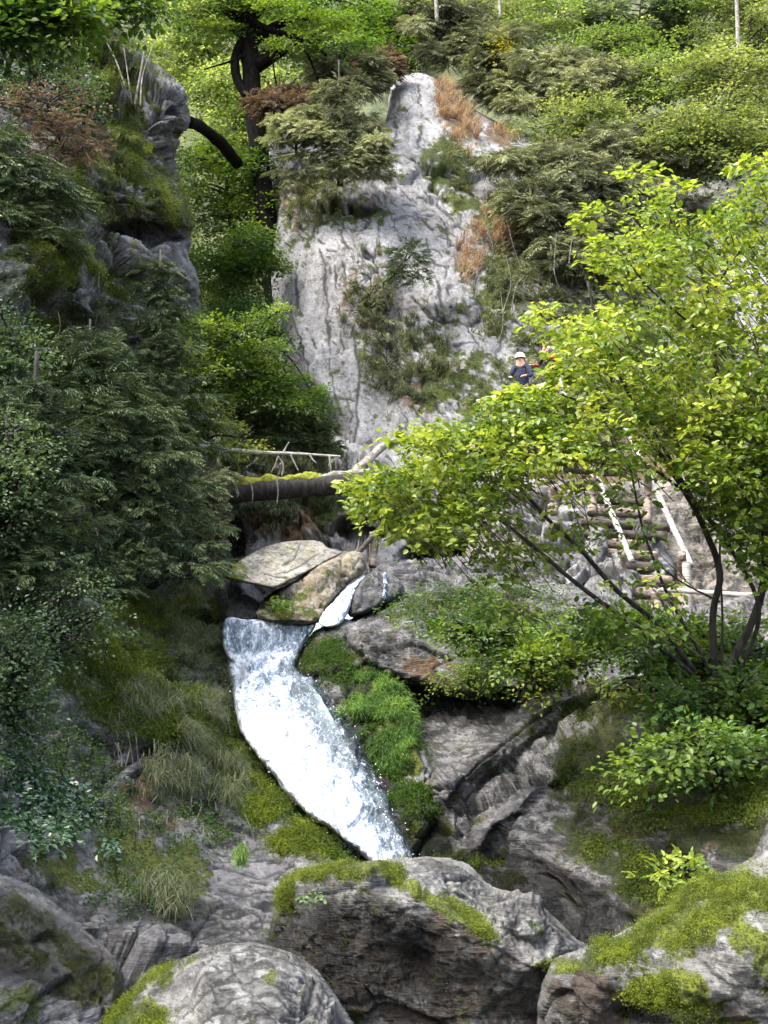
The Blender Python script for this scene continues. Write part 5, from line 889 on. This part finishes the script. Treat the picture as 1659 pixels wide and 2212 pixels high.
a = Acc(); C, Nn = on_relief('left', MS, 22000, thr=-.15, freq=2, off=.07, invert=LX); broad_sprays(a, C, .09, .024, 6, flat=1, tint=np.clip(.6 + fbm(C * 1.5, 3) * .4, 0, 1), updir=(.3, -.7, .6)); stuff('moss', a, 'mossleaf')
a = Acc(); C, Nn = on_relief('left', [(320, 1630, 110, 50), (470, 1500, 40, 110), (420, 1400, 60, 60), (370, 1700, 80, 50), (420, 1240, 40, 60), (270, 1560, 60, 40), (480, 1700, 40, 60), (150, 920, 100, 50), (330, 1990, 60, 40), (250, 700, 60, 50), (400, 340, 25, 60), (60, 1080, 80, 50)], 420, thr=-.1, off=.05)
grass(a, C, .42, .012, 18, out=Nn * .8 + np.array([0, 0, .2]), spread=.5, droop=1.4); stuff('hanging_grass', a, 'greygrass')
a = Acc(); C, Nn = on_relief('left', [(330, 1700, 200, 150), (480, 1600, 60, 160), (300, 1000, 150, 200), (200, 700, 150, 80), (380, 1150, 90, 120), (120, 1180, 120, 80)], 170, off=.1)
for c in C:
    d = np.array([R_.uniform(-.15, .15), R_.uniform(-.1, .05), -R_.uniform(.3, .9)]); tube(a, [c, c + d * .5 + rnd(1, 3)[0] * .05, c + d], .008, .004, sides=4, n=3)
stuff('hanging_root', a, 'palebark')
a = Acc(); C, Nn = on_relief('left', [(270, 200, 120, 120), (250, 350, 130, 110), (380, 420, 35, 90)], 5000, thr=-.1, freq=1.2, off=.08, invert=LX); broad_sprays(a, C, .16, .035, 6, flat=.9, tint=np.clip(.6 + fbm(C * 1.5, 3) * .5, 0, 1), updir=(.3, -.7, .6)); stuff('ground_cover', a, 'mossleaf')
a = Acc(); C, Nn = on_relief('left', [(570, 1690, 80, 110, -38), (680, 1810, 90, 40, 20), (500, 1600, 50, 70), (460, 1350, 30, 110), (330, 1560, 90, 50)], 9000, thr=-.15, freq=2, off=.02, invert=LX); broad_sprays(a, C, .08, .02, 6, flat=1, tint=np.clip(.5 + fbm(C * 2, 3) * .5, 0, 1), updir=(.3, -.7, .6)); stuff('moss', a, 'mossgreen')
for nm, x, y0, y1, Y, r_, lb in (('bare_trunk', 941, -80, 48, 47, .09, 'thin pale bare trunk at the top edge above the pinnacle'), ('bare_trunk', 1592, -80, 120, 45.5, .1, 'thin pale bare trunk at the top edge near the right corner'), ('bare_trunk', 1078, -80, 40, 47, .07, 'thin pale bare trunk at the top edge in the middle of the slope')):
    t = empty(nm, W(x, y1, Y), lb, 'tree trunk'); a = Acc(); limb(a, [(x + 3, y1, Y), (x, (y0 + y1) / 2, Y), (x - 4, y0, Y)], r_, r_ * .7, sides=7, rough=.1); a.build('trunk', M['palebark'], t)
# ------------------------------------------------------------------ gorge floor, log wall, chute side
a = Acc(); C, Nn = on_relief('lower', [(600, 980, 130, 60), (680, 1085, 120, 22), (780, 1085, 60, 30), (580, 1120, 60, 40, 0, .5)], 900, thr=-.1, off=.1); grass(a, C, .35, .02, 10, out=Nn, droop=1.3); stuff('hanging_grass', a, 'greygrass')
a = Acc(); C, Nn = on_relief('flank', [(800, 1510, 62, 60, 30), (835, 1570, 55, 60, 0), (855, 1620, 40, 50, -30), (780, 1470, 40, 24)], 700, thr=-.15, off=.03)
grass(a, C, .19, .016, 12, out=Nn, spread=.9, droop=1.1, tint=np.clip(.35 + fbm(C * 2.5, 3) * .7, 0, 1)); stuff('grass', a, 'grass')
a = Acc(); C, Nn = on_relief('flank', [(880, 1680, 50, 90, -20), (760, 1440, 60, 60), (700, 1400, 50, 50), (830, 1590, 30, 120, -30)], 5000, thr=-.2, off=.02); broad_sprays(a, C, .12, .025, 6, flat=1, tint=np.full(len(C), .3), updir=(-.3, -.7, .6)); stuff('moss', a, 'mossgreen')
t = empty('fern', W(612, 1300, 20), 'small bright green fern on the brown boulder under the slab', 'fern'); a = Acc(); C = ell(26, 612, 1300, 16, 12, 19.9, rY=.1); broad_sprays(a, C, .3, .06, 10, np.full(26, .75), flat=.4); a.build('foliage', M['mid'], t)
t = empty('grass_tuft', W(522, 1860, 13.4), 'bright green grass tuft on the violet grey rock below the cascade', 'grass tuft'); a = Acc(); C = ell(16, 522, 1850, 8, 18, 13.4, rY=.05); grass(a, C, .22, .012, 22, droop=1.3, tint=.7); a.build('blades', M['grass'], t)
# ------------------------------------------------------------------ RIGHT: slope and low foliage
RV = [(1050, 1330, 190, 55), (1200, 1420, 180, 60), (1120, 1470, 150, 25), (950, 1310, 70, 25, 0, .6)]
a = Acc(); C, Nn = on_relief('r1', RV, 2300, thr=-.1, off=.15, freq=1.2); broad_sprays(a, C, .24, .055, 6, flat=.6, toward=.4, tint=None); stuff('ground_cover', a, 'mid')
a = Acc(); C, Nn = on_relief('slope', [(1320, 1530, 100, 45), (1290, 1650, 100, 60), (1500, 1700, 200, 80), (1400, 1900, 150, 50, 30), (1550, 1580, 120, 60), (1000, 1870, 80, 30)], 14000, thr=-.15, off=.02, freq=1.6); broad_sprays(a, C, .09, .022, 6, flat=1, tint=np.clip(.35 + fbm(C * 1.2, 3) * .4, 0, 1), updir=(-.2, -.7, .6)); stuff('moss', a, 'mossleaf')
for key, el, n_, ln in (('fb1', [(720, 1888, 130, 15, -3), (620, 1925, 30, 36), (900, 1925, 105, 12, 26), (1010, 1980, 76, 11, 34)], 5000, .012), ('fb3', [(1500, 1985, 180, 55, -28), (1340, 2060, 80, 26, -20), (1600, 1950, 80, 45), (1460, 2140, 100, 34), (1220, 2085, 50, 14)], 12000, .011), ('fb2', [(290, 2180, 55, 55, -40), (330, 2110, 45, 20, -38), (260, 2230, 60, 40)], 5000, .010)):
    a = Acc(); C, Nn = on_relief(key, el, n_, thr=-.05, off=.006, freq=3); broad_sprays(a, C, .03, ln * .75, 6, flat=1, tint=np.clip(.55 + fbm(C * 3, 4) * .6 + R_.normal(0, .12, len(C)), 0, 1), updir=(0, -.7, .6)); stuff('moss', a, 'mossleaf')
t = empty('seedling', W(672, 1945, 8.5), 'small seedling with pale pointed leaves growing on the mossy brown boulder', 'plant'); a = Acc(); C = ell(9, 672, 1935, 22, 14, 8.45, rY=.03); broad_sprays(a, C, .10, .035, 6, np.full(9, .95), 'oval', .6); a.build('foliage', M['bluish'], t)
# low bushes on the right
GR = 'leafy bushes on the right bank'
T('hazel_bush', 'leafy bush on the mossy boulder right of the chute', 'bush', 1040, 1370, 100, 34, 17.6, 'broad', 'mid', 90, .3, .075, 14, r=.03, group=GR, thin=.25, tshift=.1, lk='oval')
T('hazel_bush', 'leafy bush whose lower edge hangs over the big grey slope rock', 'bush', 1160, 1430, 110, 38, 17.3, 'broad', 'mid', 200, .32, .075, 16, r=.03, group=GR, thin=.25, tshift=.1, lk='oval')
T('hazel_bush', 'dense green bush under the foot of the log staircase', 'bush', 1330, 1370, 120, 40, 17, 'broad', 'mid', 330, .38, .08, 16, r=.03, group=GR, thin=.25, tshift=.18, lk='oval')
T('hazel_bush', 'dark green bush right of the splintered stump', 'bush', 1560, 1400, 190, 60, 16, 'broad', 'mid', 850, .38, .08, 16, r=.03, group=GR, thin=.25, tshift=.0, lk='oval')
T('hazel_bush', 'bush on the right edge over the yellow moss', 'bush', 1590, 1510, 170, 50, 14.5, 'broad', 'mid', 420, .36, .075, 14, r=.03, group=GR, thin=.25, tshift=.08, lk='oval')
T('hazel_bush', 'lowest leafy bush on the right, in front of the dark mossy slope', 'bush', 1540, 1640, 200, 60, 12.8, 'broad', 'mid', 330, .34, .07, 14, r=.025, group=GR, thin=.25, tshift=.1, lk='oval')
T('yellowing_bush', 'bush with a few yellow leaves between the boulder and the pale ridge', 'bush', 1120, 1500, 60, 25, 17, 'broad', 'yellow', 12, .3, .07, 2, r=.02, group=GR, thin=.4)
T('yellowing_bush', 'yellow leaved twigs above the bright moss on the right slope', 'bush', 1400, 1470, 100, 30, 16, 'broad', 'yellow', 40, .3, .07, 3, r=.02, group=GR, thin=.4, tshift=-.2)
T('yellowing_bush', 'sprig of yellow leaves low against the dark slope near the right boulder', 'bush', 1450, 1880, 60, 18, 10.5, 'broad', 'lime', 14, .18, .06, 4, r=.01, group=GR, thin=.4, lk='oval')
# dark bush with orange leaves left of stump is soil pocket
# ------------------------------------------------------------------ the big lime green tree (multi stemmed)
t = empty('hazel_tree', W(1545, 1470, 15), 'big lime green multi stemmed hazel tree spreading over the right half', 'tree')
YH = 14.2
stems = [([(1545, 1470, 15), (1540, 1330, 14.8), (1555, 1238, 14.6), (1520, 1138, 14.5), (1480, 1063, 14.4), (1425, 978, 14.3), (1385, 913, 14.2), (1360, 853, 14.1), (1330, 790, 14), (1290, 700, 13.9), (1270, 610, 13.9)], .075, .02),
         ([(1560, 1470, 15), (1640, 1300, 15), (1650, 1138, 14.9), (1610, 1038, 14.8), (1580, 958, 14.7), (1550, 813, 14.6), (1540, 738, 14.5), (1530, 640, 14.4), (1500, 540, 14.3), (1480, 450, 14.2)], .085, .02),
         ([(1500, 1450, 14.8), (1420, 1350, 14.4), (1330, 1273, 14.0), (1255, 1188, 13.8), (1180, 1118, 13.7), (1110, 1038, 13.6), (1060, 990, 13.5), (980, 960, 13.4)], .055, .015),
         ([(1500, 1460, 14.8), (1380, 1360, 14.3), (1255, 1268, 13.9), (1155, 1183, 13.7), (1055, 1103, 13.6), (990, 1060, 13.5), (900, 1050, 13.4), (820, 1060, 13.3)], .05, .012),
         ([(1540, 1460, 15), (1450, 1300, 14.7), (1410, 1203, 14.6), (1385, 1128, 14.6), (1360, 1000, 14.5)], .035, .015),
         ([(1560, 1470, 15.2), (1560, 1318, 15.1), (1555, 1188, 15.1), (1565, 988, 15), (1570, 850, 15)], .025, .015),
         ([(1590, 1470, 15), (1640, 1323, 14.6), (1580, 1188, 14.4), (1505, 1088, 14.3), (1440, 980, 14.2), (1400, 900, 14)], .045, .02),
         ([(1480, 1063, 14.4), (1400, 1010, 14.2), (1290, 1000, 14), (1200, 960, 13.8), (1100, 920, 13.6)], .03, .01),
         ([(1385, 913, 14.2), (1300, 880, 14), (1200, 850, 13.8)], .025, .01), ([(1540, 738, 14.5), (1480, 690, 14.4), (1400, 620, 14.2), (1340, 540, 14)], .03, .01), ([(1580, 958, 14.7), (1680, 850, 14.8), (1800, 760, 15)], .04, .015), ([(1530, 640, 14.4), (1600, 540, 14.4), (1660, 440, 14.4)], .03, .01),
         ([(1555, 1300, 15), (1480, 1262, 14.6), (1420, 1220, 14.4)], .02, .01)]
for p, r0, r1 in stems:
    a = Acc(); limb(a, p, r0 * .62, r1 * .8, sides=8, rough=.12, n=8); a.build('stem', M['bark'], t)
rs = np.random.RandomState(5)
def clusters(poly, n, thr=-.2):
    P = inpoly(n, poly, YH, .9, thr, .9); return P
a = Acc(); B = Acc()
P1 = [(1262, 455), (1300, 440), (1335, 470), (1372, 370), (1400, 372), (1440, 405), (1480, 440), (1530, 440), (1560, 395), (1610, 350), (1700, 320), (1950, 300), (1950, 1000), (1400, 950), (1230, 850), (1195, 800), (1165, 740), (1145, 675), (1190, 670), (1240, 650), (1290, 600), (1275, 560), (1320, 540), (1290, 500)]
P2 = [(735, 1055), (780, 1010), (840, 975), (830, 920), (920, 890), (1000, 890), (1030, 868), (1100, 862), (1160, 880), (1240, 870), (1400, 950), (1390, 1000), (1250, 1010), (1150, 1060), (1090, 1120), (1020, 1180), (940, 1215), (870, 1180), (790, 1125), (760, 1090)]
P3 = [(1380, 940), (1950, 940), (1950, 1330), (1640, 1300), (1560, 1180), (1480, 1120), (1400, 1010)]
P4 = [(960, 1060), (1250, 1000), (1420, 1020), (1500, 1300), (1400, 1330), (1000, 1290)]
P5 = [(860, 1290), (1300, 1270), (1500, 1330), (1500, 1420), (1250, 1400), (1000, 1330)]
def put(poly, n, thr, ts, th=.8, size=.28, leaf=.078, Yc=YH, freq=1.0):
    C = inpoly(n, poly, Yc, th, thr, freq)
    tn = np.clip(.5 + ts + fbm(C * 1.3, 3) * .5 + R_.normal(0, .15, len(C)), 0, 1)
    broad_sprays(a, C, size, leaf, 8, tn, 'oval', .8, .3)
    for q in C[::4]: tube(B, [q + np.array([R_.uniform(.1, .5), .2, -R_.uniform(.1, .4)]), q], .008, .004, sides=4, n=3)
put(P1, 2450, -.08, .08, th=1.1, size=.27, leaf=.082, freq=1.9); put(P2, 1020, .0, .0, .9, .27, leaf=.08, Yc=13.6, freq=2.2); put([(1000, 838), (1080, 832), (1250, 836), (1440, 860), (1800, 860), (1800, 1080), (1560, 1080), (1400, 1030), (1250, 1030), (1040, 980)], 620, -.05, .0, .7, .26, leaf=.08, Yc=13.8, freq=2.0); put(P3, 800, -.05, -.1, leaf=.09); put(P4, 150, .12, -.02, Yc=13.9); put(P5, 120, .0, -.2, Yc=14)
edge = [(1070, 856), (1105, 846), (1120, 852), (1150, 842), (1165, 848), (1212, 790), (1205, 812), (1100, 878), (1190, 868), (755, 1048), (790, 1100), (830, 945), (1150, 672), (1262, 458), (1375, 372), (1600, 360), (1290, 520), (1300, 570), (930, 1175), (870, 1150), (1445, 410), (1655, 345)]
for ex, ey in edge:
    C = ell(10, ex + 12, ey, 22, 10, 13.8, rY=.2); broad_sprays(a, C, .28, .10, 7, np.clip(R_.normal(.7, .1, 10), 0, 1), 'oval', .5, .3)
a.build('foliage', M['lime'], t, smooth=False); B.build('branch', M['twig'], t)
